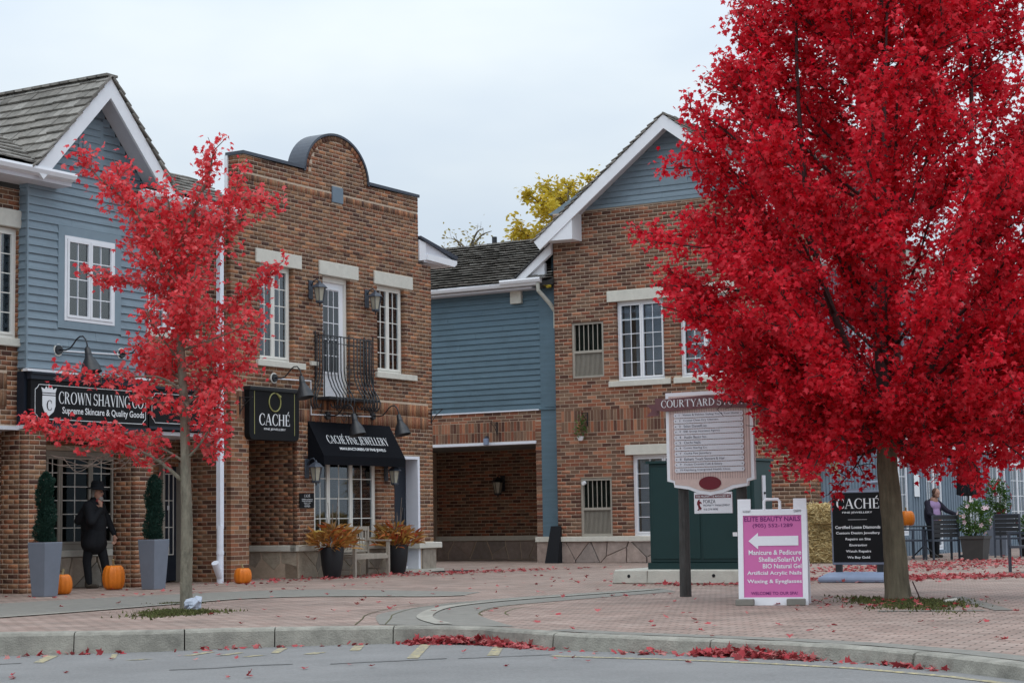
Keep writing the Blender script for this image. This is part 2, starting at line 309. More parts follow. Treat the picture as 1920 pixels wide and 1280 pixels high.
def bx(M, x0, x1, y0, y1, z0, z1, jit=0.):
    D = Matrix.Diagonal((x1 - x0, y1 - y0, z1 - z0, 1)); T = Matrix.Translation(((x0 + x1) / 2, (y0 + y1) / 2 + rnd.uniform(-jit, jit), (z0 + z1) / 2))
    Rj = Matrix.Rotation(rnd.uniform(-jit, jit) * 3, 4, 'Y') if jit else I4
    return M @ T @ Rj @ D
def cut(a, b, holes):
    """interval a..b minus list of intervals"""
    out = [(a, b)]
    for h0, h1 in holes:
        nx = []
        for x0, x1 in out:
            if h1 <= x0 or h0 >= x1: nx.append((x0, x1)); continue
            if h0 > x0: nx.append((x0, h0))
            if h1 < x1: nx.append((h1, x1))
        out = nx
    return out
J = .0145
def bricks(M, s0, s1, z0, z1, holes=(), c=.077, L=.222, dep=.1, outline=None, q0=0., q1=0., flip=0):
    """running-bond courses; q0/q1: quoin offset at either end on alternate courses"""
    out = []; k0 = int(round(z0 / c)); k = k0
    while k * c < z1 - .03:
        za, zb = max(z0, k * c), min(z1, (k + 1) * c); zm = (za + zb) / 2
        a, b = (s0, s1) if outline is None else outline(zm)
        if (k + flip) % 2: a += q0
        else: b -= q1
        hs = [(h[0], h[1]) for h in holes if h[2] < zm < h[3]]
        for x0, x1 in cut(a, b, hs):
            i = math.floor((x0 / L) - ((k % 2) * .5)) ; p = (i + (k % 2) * .5) * L
            ed = [x0]
            while p < x1:
                if x0 + .05 < p < x1 - .05: ed.append(p)
                p += L
            ed.append(x1)
            for e0, e1 in zip(ed[:-1], ed[1:]):
                out.append(bx(M, e0 + (J / 2 if e0 > x0 else 0), e1 - (J / 2 if e1 < x1 else 0), 0, dep, za + J / 2, zb - J / 2, .0016))
        k += 1
    return out
def soldiers(M, s0, s1, z0, z1, holes=(), c=.077, dep=.1):
    out = []; n = max(1, int(round((s1 - s0) / c))); w = (s1 - s0) / n
    for i in range(n):
        a = s0 + i * w
        if any(h[0] < a + w / 2 < h[1] and h[2] < (z0 + z1) / 2 < h[3] for h in holes): continue
        out.append(bx(M, a + J / 2, a + w - J / 2, -.004, dep, z0 + J / 2, z1 - J / 2, .0016))
    return out
def slab(mb, M, s0, s1, z0, z1, d0, d1, holes=(), e=.007):
    """wall panel with openings, holes grown by e so that the brick ends stay proud of the mortar"""
    H = [(h[0] - e, h[1] + e, h[2] - e, h[3] + e) for h in holes]
    xs = sorted({s0, s1, *[min(max(v, s0), s1) for h in H for v in h[:2]]}); zs = sorted({z0, z1, *[min(max(v, z0), z1) for h in H for v in h[2:]]})
    nx, nz_ = len(xs) - 1, len(zs) - 1
    sol = [[not any(h[0] < (xs[i] + xs[i + 1]) / 2 < h[1] and h[2] < (zs[j] + zs[j + 1]) / 2 < h[3] for h in H) for j in range(nz_)] for i in range(nx)]
    g = lambda i, j: 0 <= i < nx and 0 <= j < nz_ and sol[i][j]
    for i in range(nx):
        for j in range(nz_):
            if not sol[i][j]: continue
            a, b, c, d = xs[i], xs[i + 1], zs[j], zs[j + 1]
            P = [(a, d0, c), (b, d0, c), (b, d0, d), (a, d0, d), (a, d1, c), (b, d1, c), (b, d1, d), (a, d1, d)]; F = [(0, 1, 2, 3), (7, 6, 5, 4)]
            if not g(i - 1, j): F.append((0, 3, 7, 4))
            if not g(i + 1, j): F.append((1, 5, 6, 2))
            if not g(i, j - 1): F.append((0, 4, 5, 1))
            if not g(i, j + 1): F.append((3, 2, 6, 7))
            mb.add(P, F, M)
def siding(M, s0, s1, z0, z1, ex=.13, holes=(), outline=None):
    out = []; z = z0
    while z < z1 - .02:
        h = min(ex, z1 - z); zm = z + h / 2; a, b = (s0, s1) if outline is None else outline(zm)
        for x0, x1 in cut(a, b, [(q[0], q[1]) for q in holes if q[2] < zm < q[3]]):
            cutp = [x0]
            while x1 - cutp[-1] > 2.2: cutp.append(cutp[-1] + rnd.uniform(.9, 2.))
            for x0, x1 in [(p_ + (.0015 if i_ else 0), q_ - .0015) for i_, (p_, q_) in enumerate(zip(cutp, cutp[1:] + [x1]))] if x1 - x0 > .03 else []:
                T = Matrix.Translation(((x0 + x1) / 2, -.002 + rnd.uniform(-.0015, .0015), zm + .006)) @ Matrix.Rotation(-RAD(11), 4, 'X') @ Matrix.Diagonal((x1 - x0, .013, h + .012, 1)); out.append(M @ T)
        z += ex
    return out
def voronoi_stones(M, s0, s1, z0, z1, n, seed, holes=()):
    r = random.Random(seed); H = z1 - z0; pts = []
    nc = max(1, int(n / 2))
    for i in range(nc):
        for j in range(2): pts.append((s0 + (s1 - s0) * (i + .5 + r.uniform(-.42, .42) + .25 * j) / nc, z0 + H * (j + .5 + r.uniform(-.3, .3)) / 2))
    cells = []
    for i, p in enumerate(pts):
        poly = [(s0, z0), (s1, z0), (s1, z1), (s0, z1)]
        for k, q in enumerate(pts):
            if k == i: continue
            mx, mz = (p[0] + q[0]) / 2, (p[1] + q[1]) / 2; dx, dz = q[0] - p[0], q[1] - p[1]; new = []
            for a in range(len(poly)):
                A, B = poly[a], poly[(a + 1) % len(poly)]; fa = (A[0] - mx) * dx + (A[1] - mz) * dz; fb = (B[0] - mx) * dx + (B[1] - mz) * dz
                if fa <= 0: new.append(A)
                if (fa < 0) != (fb < 0) and fa != fb: t = fa / (fa - fb); new.append((A[0] + (B[0] - A[0]) * t, A[1] + (B[1] - A[1]) * t))
            poly = new
            if not poly: break
        if len(poly) >= 3:
            cx = sum(a for a, b in poly) / len(poly); cz = sum(b for a, b in poly) / len(poly)
            cells.append([(cx + (a - cx) * .95 - math.copysign(.003, a - cx), cz + (b - cz) * .95) for a, b in poly])
    return cells
def stones(parent, M, s0, s1, z0, z1, n, seed, m='flagstone', dep=.08):
    for c in voronoi_stones(M, s0, s1, z0, z1, n, seed):
        e = rnd.uniform(0, .012); MB(M).prism(c, -e, dep).build('stone', m, parent, bevel=.006)
def window(bl, M, s0, s1, z0, z1, sashes=2, cols=2, rows=4, fm='cream_frame', rec=.09, inside='curtain', fw=.05, glass='glass', gaps=None):
    """casement window set rec behind the wall face: frame (> pane, muntin, curtain or blind, interior)"""
    F = MB(M); d0, d1 = rec, rec + .06
    F.box(s0, s0 + fw, d0, d1, z0, z1).box(s1 - fw, s1, d0, d1, z0, z1).box(s0 + fw, s1 - fw, d0, d1, z0, z0 + fw).box(s0 + fw, s1 - fw, d0, d1, z1 - fw, z1)
    es = gaps or [s0 + fw + (s1 - s0 - 2 * fw) * i / sashes for i in range(sashes + 1)]; sw = .042; sf = []
    for i in range(len(es) - 1):
        a, b = es[i] + .004, es[i + 1] - .004; c, d = z0 + fw + .004, z1 - fw - .004; e0, e1 = d0 - .012, d1 - .01
        F.box(a, a + sw, e0, e1, c, d).box(b - sw, b, e0, e1, c, d).box(a + sw, b - sw, e0, e1, c, c + sw).box(a + sw, b - sw, e0, e1, d - sw, d); sf.append((a + sw, b - sw, c + sw, d - sw))
    o = F.build('window', fm, bl)
    for k, (a, b, c, d) in enumerate(sf):
        mu = MB(M); gd = rec + .02
        for i in range(1, cols): x = a + (b - a) * i / cols; mu.box(x - .008, x + .008, gd - .006, gd + .012, c, d)
        for j in range(1, rows):
            z = c + (d - c) * j / rows
            for i in range(cols): mu.box(a + (b - a) * i / cols + (.008 if i else 0), a + (b - a) * (i + 1) / cols - (.008 if i < cols - 1 else 0), gd - .006, gd + .012, z - .008, z + .008)
        if cols * rows > 1: mu.build('muntin', fm if fm != 'tan_frame' else 'cream_frame', o)
        for i in range(cols):
            for j in range(rows):
                x0, x1, q0, q1 = a + (b - a) * i / cols, a + (b - a) * (i + 1) / cols, c + (d - c) * j / rows, c + (d - c) * (j + 1) / rows; t = rnd.uniform(-.0012, .0012)
                MB(M).box(x0 + .001, x1 - .001, gd + t, gd + .004 + t, q0 + .001, q1 - .001).build('pane', glass, o)
        kind = inside if isinstance(inside, str) else inside[k % len(inside)]
        if kind == 'curtain':
            n = 40; vs = []; gap = rnd.uniform(.38, .5)
            for half in (0, 1):
                v, f = [], []; x0, x1 = (a, a + (b - a) * gap) if half == 0 else (b - (b - a) * rnd.uniform(.34, .47), b)
                for i in range(n + 1): x = x0 + (x1 - x0) * i / n; y = rec + .16 + .02 * math.sin(i * 1.1 + half) ; v += [(x, y, c), (x, y, d)]
                f = [(2 * i, 2 * i + 2, 2 * i + 3, 2 * i + 1) for i in range(n)]; MB(M).add(v, f).build('curtain', 'curtain', o, smooth=True)
        elif kind == 'blind':
            B_ = MB(M); z = c + .03
            while z < d: B_.box(a, b, rec + .12, rec + .124, z, z + .048, Matrix.Translation((0, 0, 0))); z += .05
            B_.build('blind', 'blind', o)
        elif kind == 'lattice':
            B_ = MB(M)
            for i in range(3):
                x = a + (b - a) * (i + .5) / 3
                for ph in (0, 1): B_.tube([(x + .05 * math.sin(t * 2.2 + ph * math.pi), rec + .07, c + (d - c) * t / 9) for t in range(10)], .006, 5)
            B_.build('wrought_lattice', 'dark_metal', o)
    MB(M).add([(s0, d1, z0), (s1, d1, z0), (s1, d1, z1), (s0, d1, z1), (s0, .9, z0), (s1, .9, z0), (s1, .9, z1), (s0, .9, z1)], [(4, 5, 6, 7), (0, 1, 5, 4), (1, 2, 6, 5), (2, 3, 7, 6), (3, 0, 4, 7)]).build('interior', 'interior_dark' if inside != 'blind' else 'interior_mid', o)
    return o
def shakes(M, wid, length, ex=.2, ok=None, tmin=.12, tmax=.28, th=.026, tilt=8.):
    """rows of wooden shakes on a roof plane: local x along the eave, y up the slope, z off the roof"""
    out = []; y = 0; r = 0
    while y < length:
        x = -rnd.uniform(0, .2)
        while x < wid:
            w = rnd.uniform(tmin, tmax); L_ = min(ex * 1.5, length - y + .05); x0, x1 = max(x, 0), min(x + w - .006, wid)
            if x1 - x0 > .04 and (ok is None or ok((x0 + x1) / 2, y + ex / 2)):
                lift = rnd.uniform(0, .012); yo = rnd.uniform(-.02, .015)
                T = Matrix.Translation(((x0 + x1) / 2, y + yo + L_ / 2, .035 + lift / 2)) @ Matrix.Rotation(-RAD(tilt) - lift, 4, 'X') @ Matrix.Rotation(rnd.uniform(-.02, .02), 4, 'Z') @ Matrix.Diagonal((x1 - x0, L_, th + rnd.uniform(-.004, .008), 1))
                out.append(M @ T)
            x += w
        y += ex; r += 1
    return out
def plane_M(o, xdir, ydir):
    x = Vector(xdir).normalized(); y = Vector(ydir).normalized(); z = x.cross(y)
    return Matrix(((x.x, y.x, z.x, o[0]), (x.y, y.y, z.y, o[1]), (x.z, y.z, z.z, o[2]), (0, 0, 0, 1)))
# ------------------------------------------------------------------ lettering
def serif(s):
    """capital letters with thick stems, hairlines and slab serifs, height 1: list of polygons, total width"""
    T, t, sv = .15, .05, .05; out = []; X = 0
    def rect(x0, x1, y0, y1): out.append([(X + x0, y0), (X + x1, y0), (X + x1, y1), (X + x0, y1)])
    def stem(x, w=T, y0=0, y1=1, b=True, tp=True):
        rect(x, x + w, y0, y1)
        if b: rect(x - sv, x + w + sv, y0, y0 + .035)
        if tp: rect(x - sv, x + w + sv, y1 - .035, y1)
    def diag(x0, y0, x1, y1, w): out.append([(X + x0, y0), (X + x0 + w, y0), (X + x1 + w, y1), (X + x1, y1)])
    def ring(cx, cy, rx, ry, a0, a1, ws=T, wt=t):
        n = 18
        for i in range(n):
            a, b = RAD(a0 + (a1 - a0) * i / n), RAD(a0 + (a1 - a0) * (i + 1) / n); q = [(cx + rx * math.cos(a), cy + ry * math.sin(a)), (cx + rx * math.cos(b), cy + ry * math.sin(b)), (cx + (rx - ws) * math.cos(b), cy + (ry - wt) * math.sin(b)), (cx + (rx - ws) * math.cos(a), cy + (ry - wt) * math.sin(a))]
            out.append([(X + u, v) for u, v in q])
    for ch in s:
        w = .7
        if ch == ' ': w = .2
        elif ch == 'C': ring(.42, .5, .42, .52, 48, 312); rect(.66, .70, .66, .92); rect(.66, .70, .08, .3); w = .74
        elif ch == 'G': ring(.42, .5, .42, .52, 48, 320); rect(.66, .70, .68, .92); stem(.60, T, 0.06, .42, False, True); w = .82
        elif ch == 'O': ring(.44, .5, .44, .52, 0, 360); w = .88
        elif ch == 'D': stem(.05); ring(.14, .5, .66, .5, -90, 90); w = .84
        elif ch == 'R': stem(.05); ring(.16, .74, .42, .26, -90, 90, .13); diag(.56, 0, .26, .5, .15); rect(.5, .78, 0, .035); w = .76
        elif ch == 'H': stem(.05); stem(.58); rect(.2, .6, .48, .53); w = .82
        elif ch == 'N': stem(.05, t); stem(.66, t); diag(.6, 0, .05, 1, .15); w = .8
        elif ch == 'M': stem(.05, t); stem(.75, T); diag(.4, 0, .05, 1, .14); diag(.4, 0, .8, 1, .05); w = .98
        elif ch == 'I': stem(.06); w = .3
        elif ch == 'J': stem(.16, T, .1, 1, False); ring(.08, .12, .23, .2, 180, 360, .13, .05); w = .4
        elif ch == 'L': stem(.05); rect(.05, .58, 0, .05); rect(.54, .58, 0, .24); w = .62
        elif ch in 'EÉ':
            stem(.05); rect(.05, .58, 0, .05); rect(.05, .55, .95, 1); rect(.18, .46, .48, .53); rect(.54, .58, 0, .24); rect(.51, .55, .78, 1); rect(.43, .46, .38, .63); w = .64
            if ch == 'É': diag(.26, 1.06, .4, 1.26, .1)
        elif ch == 'F': stem(.05); rect(.05, .55, .95, 1); rect(.18, .44, .48, .53); rect(.51, .55, .76, 1); rect(.41, .44, .38, .63); w = .58
        elif ch == 'T': stem(.3, T, 0, 1, True, False); rect(0, .75, .95, 1); rect(0, .04, .76, 1); rect(.71, .75, .76, 1); w = .76
        elif ch == 'U': stem(.05, T, .25, 1, False); stem(.62, t, .25, 1, False); ring(.36, .28, .31, .3, 180, 360, .13, .05); w = .78
        elif ch == 'V': diag(.33, 0, 0, 1, .16); diag(.36, 0, .68, 1, .05); rect(-.04, .22, .965, 1); rect(.58, .8, .965, 1); w = .76
        elif ch == 'W': diag(.26, 0, 0, 1, .15); diag(.3, 0, .5, 1, .05); diag(.7, 0, .44, 1, .15); diag(.74, 0, .98, 1, .05); rect(-.04, .22, .965, 1); rect(.4, .66, .965, 1); rect(.9, 1.1, .965, 1); w = 1.06
        elif ch == 'A': diag(.02, 0, .34, 1, .05); diag(.6, 0, .3, 1, .16); rect(.14, .6, .3, .35); rect(-.04, .2, 0, .035); rect(.52, .84, 0, .035); w = .8
        elif ch == 'Y': stem(.3, T, 0, .46, True, False); diag(.3, .44, 0, 1, .16); diag(.38, .44, .68, 1, .05); rect(-.04, .22, .965, 1); rect(.58, .8, .965, 1); w = .76
        elif ch == 'S': ring(.29, .74, .27, .27, 25, 265, .11, .07); ring(.29, .265, .29, .275, 205, 450, .11, .07); rect(.5, .54, .72, .98); rect(0, .04, .02, .28); w = .62
        elif ch == '.': rect(.04, .16, 0, .14); w = .22
        X += w + .06
    return out, X
FONT_CACHE = {}
def letters(parent, name, s, M, x0, x1, z0, z1, m='letter_white', d=-.006, kind='sans', bold=0., thick=.003):
    """flat raised lettering filling the box x0..x1, z0..z1 on a face"""
    if kind == 'serif':
        P, wd = serif(s); allp = [q for p in P for q in p]; V = []; F = []
        for p in P: k = len(V); V += p; F.append(tuple(range(k, k + len(p))))
        lo, hi = (min(q[0] for q in allp), 0), (max(q[0] for q in allp), 1)
    else:
        cu = bpy.data.curves.new('t', 'FONT'); cu.body = s; cu.offset = bold; cu.resolution_u = 3; ob = bpy.data.objects.new('t', cu); COL.objects.link(ob)
        dg = bpy.context.evaluated_depsgraph_get(); me = bpy.data.meshes.new_from_object(ob.evaluated_get(dg)); V = [(v.co.x, v.co.y) for v in me.vertices]; F = [tuple(p.vertices) for p in me.polygons]
        bpy.data.objects.remove(ob); bpy.data.curves.remove(cu); bpy.data.meshes.remove(me)
        lo = (min(v[0] for v in V), min(v[1] for v in V)); hi = (max(v[0] for v in V), max(v[1] for v in V))
    sx = (x1 - x0) / (hi[0] - lo[0]); sz = (z1 - z0) / (hi[1] - lo[1]); o = MB(M)
    vv = [(x0 + (a - lo[0]) * sx, d, z0 + (b - lo[1]) * sz) for a, b in V]; o.add(vv, F)
    me = bpy.data.meshes.new(name); me.from_pydata([tuple(p) for p in o.v], [], o.f); me.update(); me.materials.append(MATS[m]); return link(bpy.data.objects.new(name, me), parent)
# ------------------------------------------------------------------ ground
KERB = [(-30, 17.6), (-12, 18.0), (-8, 18.15), (-5.05, 18.1), (-4.2, 18.05), (-3.45, 18.05), (-2.7, 18.2), (-1.93, 18.22), (-1.4, 18.2), (-.95, 18.1), (-.6, 17.95), (-.34, 17.72), (-.1, 17.35), (.15, 16.95), (.62, 16.35), (1.4, 15.65), (2.08, 14.98), (2.6, 14.3), (3.0, 13.45), (3.35, 12.4), (3.65, 11.), (3.9, 9.), (4.2, 5.), (4.6, -6.), (5, -30)]
def road_z(x): return -.148 + .014 * max(-14, min(5, x))
def kerb_n(i):
    a, b = Vector(KERB[max(i - 1, 0)]), Vector(KERB[min(i + 1, len(KERB) - 1)]); t = (b - a).normalized(); return Vector((-t.y, t.x))   # towards the plaza
def kp(i, off): p = Vector(KERB[i]) + kerb_n(i) * off; return p
def sheet(name, pts_a, pts_b, za, zb, m, parent=None):
    n = len(pts_a); v = [(p[0], p[1], za(p) if callable(za) else za) for p in pts_a] + [(p[0], p[1], zb(p) if callable(zb) else zb) for p in pts_b]
    return MB().add(v, [(i, i + 1, n + i + 1, n + i) for i in range(n - 1)]).build(name, m, parent)
xs = [-80, -40, -14, -10, -5, 0, 5, 40, 80]
tag(sheet('road', [(x, -60) for x in xs], [(x, 60) for x in xs], lambda p: road_z(p[0]), lambda p: road_z(p[0]), 'asphalt'), kind='structure')
plaza = tag(sheet('plaza_pavement', [kp(i, .15) for i in range(len(KERB))], [(KERB[i][0] * 4 + i * 1.5, 160 - i * .2) for i in range(len(KERB))], 0, 0, 'paver'), kind='structure')
kerb = tag(bpy.data.objects.new('kerb', None), kind='structure'); link(kerb)
# kerb stones: swept profile, a gap at every joint
def arc_pts():
    out = []
    for i in range(1, len(KERB) - 1):
        for t in (0, .5): out.append((Vector(KERB[i]).lerp(Vector(KERB[i + 1]), t)))
    return out
kpts = arc_pts(); seg = [0]; acc = 0; nextj = 0.9
JOINT = [-9, -6.2, -4.28, -3.22, -2.36, -1.2, .33, 1.6, 2.9, 3.7]
prof = [(-.03, -.9), (-.026, -.3), (-.016, 0.0), (.0, .85), (.018, .97), (.05, 1.02), (.162, 1.02), (.165, -.5)]       # (offset, height share of the upstand)
def kerb_ring(p, n):
    h = -road_z(p.x); return [(p.x + n.x * o, p.y + n.y * o, road_z(p.x) + h * k if k > 0 else road_z(p.x) + k * .2) for o, k in prof]
def kerb_at(x):
    for a, b in zip(KERB[:-1], KERB[1:]):
        if a[0] <= x <= b[0]: t = (x - a[0]) / (b[0] - a[0]); return Vector((x, a[1] + (b[1] - a[1]) * t))
kx = [-16] + JOINT + [4.15]
for a, b in zip(kx[:-1], kx[1:]):
    n = 26; o = MB(); rings = []
    for i in range(n + 1):
        x = a + .006 + (b - a - .012) * i / n; p = kerb_at(x); q0, q1 = kerb_at(max(x - .25, -29)), kerb_at(min(x + .25, 4.55)); t = (q1 - q0).normalized(); p = p + Vector((0, noise.noise(Vector((x * 3, 0, 0))) * .02)); rings.append([(a_, b_ + noise.noise(Vector((x * 5, kk, 0))) * .006, c_ + noise.noise(Vector((x * 4, kk * 2., 3))) * .006) for kk, (a_, b_, c_) in enumerate(kerb_ring(p, Vector((-t.y, t.x))))])
    m = len(prof); v = [p for r in rings for p in r]; f = [(i * m + k, i * m + (k + 1) % m, (i + 1) * m + (k + 1) % m, (i + 1) * m + k) for i in range(n) for k in range(m)] + [tuple(range(m)), tuple(range(n * m, n * m + m))]
    o.add(v, f).build('kerb_stone', 'kerb_concrete', kerb)
def ribbon(path, w0, w1, z, name, m, parent):
    P = [Vector(p) for p in path]; A, B = [], []
    for i, p in enumerate(P):
        t = (P[min(i + 1, len(P) - 1)] - P[max(i - 1, 0)]).normalized(); n = Vector((-t.y, t.x)); A.append(p + n * w0); B.append(p + n * w1)
    return sheet(name, A, B, z, z, m, parent)
def smooth_path(pts, k=4):
    P = [Vector(p) for p in pts]; out = []
    for i in range(len(P) - 1):
        p0, p1, p2, p3 = P[max(i - 1, 0)], P[i], P[i + 1], P[min(i + 2, len(P) - 1)]
        for j in range(k): t = j / k; out.append(.5 * ((2 * p1) + (p2 - p0) * t + (2 * p0 - 5 * p1 + 4 * p2 - p3) * t * t + (3 * p1 - p0 - 3 * p2 + p3) * t ** 3))
    return out + [P[-1]]
S1 = smooth_path([(-6.6, 20.3), (-5.9, 21.29), (-5.26, 22.46), (-4.5, 24.1), (-3.85, 25.45), (-3.0, 25.95), (-1.96, 25.7), (-1.21, 25.35), (-.72, 25.55)])
S2 = smooth_path([(-.71, 18.28), (-.93, 19.32), (-.98, 20.34), (-.87, 21.72), (-.5, 22.84), (.22, 24.05), (1.33, 25.5), (2.04, 26.5)])
gb = smooth_path([(-8.2, 24.3), (-7.0, 25.26), (-6.21, 26.4), (-5.1, 27.6), (-4.1, 28.5), (-3.1, 28.7), (-2.18, 28.1), (-1.33, 27.4), (-.5, 26.6)])
tag(sheet('grey_paving_band', S1, gb, .004, .004, 'grey_paver', plaza))
sheet('grey_paving_band', smooth_path([(-1.36, 18.5), (-1.52, 20.4), (-1.3, 21.66), (-.72, 23.35), (.23, 24.8), (2.1, 27.0)]), smooth_path([(-.02, 17.75), (-.3, 19.3), (-.42, 20.4), (-.24, 21.85), (.34, 22.96), (2.2, 25.7)]), .005, .005, 'grey_paver', plaza)
ribbon(S1, -.14, .02, .012, 'edging_strip', 'edging', plaza); ribbon(S2, -.085, .085, .014, 'edging_strip', 'edging', plaza)
for off in (-.32, -.62): ribbon(smooth_path([(-.98 + off, 18.5), (-1.0 + off, 19.6), (-1.02 + off, 20.6), (-.8 + off, 22.1), (-.2 + off * .9, 23.4)]), -.007, .007, .007, 'paving_joint', 'moss', plaza)
for off in (.34, .62): ribbon(smooth_path([(-.7 + off, 19.9), (-.74 + off, 20.6), (-.55 + off, 21.7), (-.1 + off, 22.7)]), -.006, .006, .007, 'paving_joint', 'moss', plaza)
ribbon([kp(i, .29) for i in range(13, 21)], -.13, .13, .006, 'kerb_paver_row', 'grey_paver', plaza)
def strip_quad(name, q, m, lift=.004):
    return tag(MB().add([(x, y, road_z(x) + lift) for x, y in q], [(0, 1, 2, 3)]).build(name, m), kind='structure')
MARKS = [[(-.95, 16.1), (-.85, 16.05), (-.82, 17.85), (-.92, 17.9)], [(-.26, 16.15), (-.16, 16.1), (-.12, 17.2), (-.21, 17.3)], [(-4.39, 16.95), (-4.29, 16.91), (-4.38, 17.85), (-4.5, 17.9)], [(-3.74, 17.17), (-3.69, 17.14), (-3.8, 17.8), (-3.86, 17.8)], [(-2.28, 17.3), (-2.2, 17.26), (-2.2, 17.95), (-2.3, 18.0)], [(-1.55, 17.3), (-1.45, 17.26), (-1.47, 18.0), (-1.57, 18.05)], [(-3.1, 17.3), (-3.0, 17.27), (-2.85, 17.7), (-2.95, 17.72)], [(-2.75, 17.2), (-2.66, 17.17), (-2.55, 17.5), (-2.64, 17.52)], [(-1.95, 17.0), (-1.83, 16.97), (-1.75, 17.2), (-1.87, 17.22)], [(-3.55, 16.9), (-3.42, 16.9), (-3.3, 17.0), (-3.45, 17.02)], [(-2.5, 16.9), (-2.4, 16.88), (-2.28, 17.05), (-2.4, 17.06)]]
for q in MARKS: strip_quad('painted_marking', q, 'road_yellow')
LN = [(.37, 16.0), (.59, 15.8), (1.36, 15.17), (2.02, 14.5), (2.54, 13.85), (3.0, 13.0), (3.3, 12.2), (3.55, 10.8), (3.75, 9)]
A_ = [Vector(p) for p in LN]; tag(sheet('painted_kerb_line', [p + Vector((-.035, -.1)) for p in A_], [p + Vector((-.1, -.17)) for p in A_], lambda p: road_z(p[0]) + .004, lambda p: road_z(p[0]) + .004, 'road_yellow'), kind='structure')
for path, w in (([(-1.57, 15.72), (-1.25, 15.8), (-.95, 15.86), (-.6, 15.95)], .05), ([(-2.9, 15.6), (-2.54, 15.64), (-2.25, 15.8), (-1.9, 15.84)], .045), ([(-.5, 15.9), (0, 15.98), (.3, 16.02)], .03), ([(-5.5, 16.55), (-5, 16.8), (-4.5, 16.95)], .06)):
    P = smooth_path(path, 6); tag(sheet('tar_patch', [p + Vector((0, w * rnd.uniform(.3, 1.2))) for p in P], [p - Vector((0, w * rnd.uniform(.3, 1.2))) for p in P], lambda p: road_z(p[0]) + .003, lambda p: road_z(p[0]) + .003, 'crack'), kind='structure')
# ------------------------------------------------------------------ left corner shop
L = Bld('brick_shop_building', -5, 0, 'brick and blue clapboard shop with a steep white-trimmed gable at the left edge'); G = L.FA(0); lo = L.o
BR = []
def pillar(u0, u1, depth, z1):
    MB(G).box(u0 + .004, u1 - .004, .004, depth, -.05, z1).build('pillar_core', 'mortar', lo)
    BR.extend(bricks(G, u0, u1, 0, z1, q0=.11)); BR.extend(bricks(L.FS(u0), -depth, 0, 0, z1, q1=.11))
pillar(-4.99, -4.52, .5, 2.62); pillar(-2.47, -2.03, .5, 2.62); pillar(-8.6, -8.1, .5, 2.62); pillar(-12.1, -11.6, .5, 2.62)
# upper brick wall at the far left and right of the bay
wl = MB(); hl = [(-6.1, -5.0, 3.98, 5.72), (-9.2, -8.1, 3.98, 5.72), (-12.2, -11.1, 3.98, 5.72)]
slab(wl, L.FA(-.17), -15, -4.9, 2.6, 6.35, .004, .3, hl); hb = hl + [(-6.3, -4.78, 5.72, 6.02), (-6.3, -4.6, 3.84, 3.98), (-15, -5.2, 2.9, 3.43), (-9.4, -7.9, 5.72, 6.02), (-12.4, -10.9, 5.72, 6.02), (-9.4, -7.9, 3.84, 3.98), (-12.4, -10.9, 3.84, 3.98)]
BR += bricks(L.FA(-.17), -15, -4.985, 2.62, 6.35, hb); BR += soldiers(L.FA(-.17), -15, -5.2, 2.9, 3.165) + soldiers(L.FA(-.17), -15, -5.2, 3.165, 3.43)
hr = [(-1.87, -.92, 4.38, 5.72)]
slab(wl, L.FA(-.28), -2.3, 0, 2.6, 6.55, .004, .3, hr); BR += bricks(L.FA(-.28), -2.2, 0, 3.3, 6.5, hr + [(-2.05, -.74, 5.72, 5.98), (-2.05, -.6, 4.26, 4.38)])
slab(wl, L.FA(-1.2), -15, 0, 0, 2.62, .007, .2, [(-3.34, -1.66, .6, 2.3), (-.5, .0, 0, 2.1)]); BR += bricks(L.FA(-1.2), -15, 0, .6, 2.6, [(-3.34, -1.66, .6, 2.4), (-.5, 0, 0, 2.1)])
wl.build('wall', 'mortar', lo)
pieces(lo, 'brick', BR, 'brick_a')
window(lo, L.FA(-.17), -6.1, -5.0, 3.98, 5.72, 2, 2, 5, 'cream_frame', .05); [window(lo, L.FA(-.17), a_ - 1.1, a_, 3.98, 5.72, 2, 2, 5, 'cream_frame', .05) for a_ in (-8.1, -11.1)]; window(lo, L.FA(-.28), -1.87, -.92, 4.38, 5.72, 2, 2, 4, 'white_trim', .05)
for nm, a in (('lintel', (L.FA(-.17), -9.4, -7.9, 5.73, 6.01)), ('lintel', (L.FA(-.17), -12.4, -10.9, 5.73, 6.01)), ('sill', (L.FA(-.17), -9.4, -7.9, 3.85, 3.975)), ('sill', (L.FA(-.17), -12.4, -10.9, 3.85, 3.975)), ('lintel', (L.FA(-.17), -6.3, -4.97, 5.73, 6.01)), ('sill', (L.FA(-.17), -6.3, -4.85, 3.85, 3.975)), ('lintel', (L.FA(-.28), -2.05, -.74, 5.725, 5.975)), ('sill', (L.FA(-.28), -2.05, -.6, 4.265, 4.375))):
    MB(a[0]).box(a[1], a[2], -.05, .12, a[3], a[4]).build(nm, 'limestone', lo, bevel=.008)
MB(G).box(-15, -5.0, .1, 1.2, 2.54, 2.6).build('porch_ceiling', 'soffit', lo); MB(G).box(-5.0, -.26, .02, 1.2, 2.56, 2.62).build('porch_ceiling', 'soffit', lo)
MB(G).box(-5.0, -.0, 1.42, 1.46, 0, 2.7).build('interior_wall', 'interior_dark', lo)
MB(G).box(-4.99, -2.1, .02, .4, 2.62, 3.46).build('sign_beam', 'navy_paint', lo); MB(G).box(-2.1, -.0, .3, .4, 2.62, 3.4).build('sign_beam', 'navy_paint', lo)
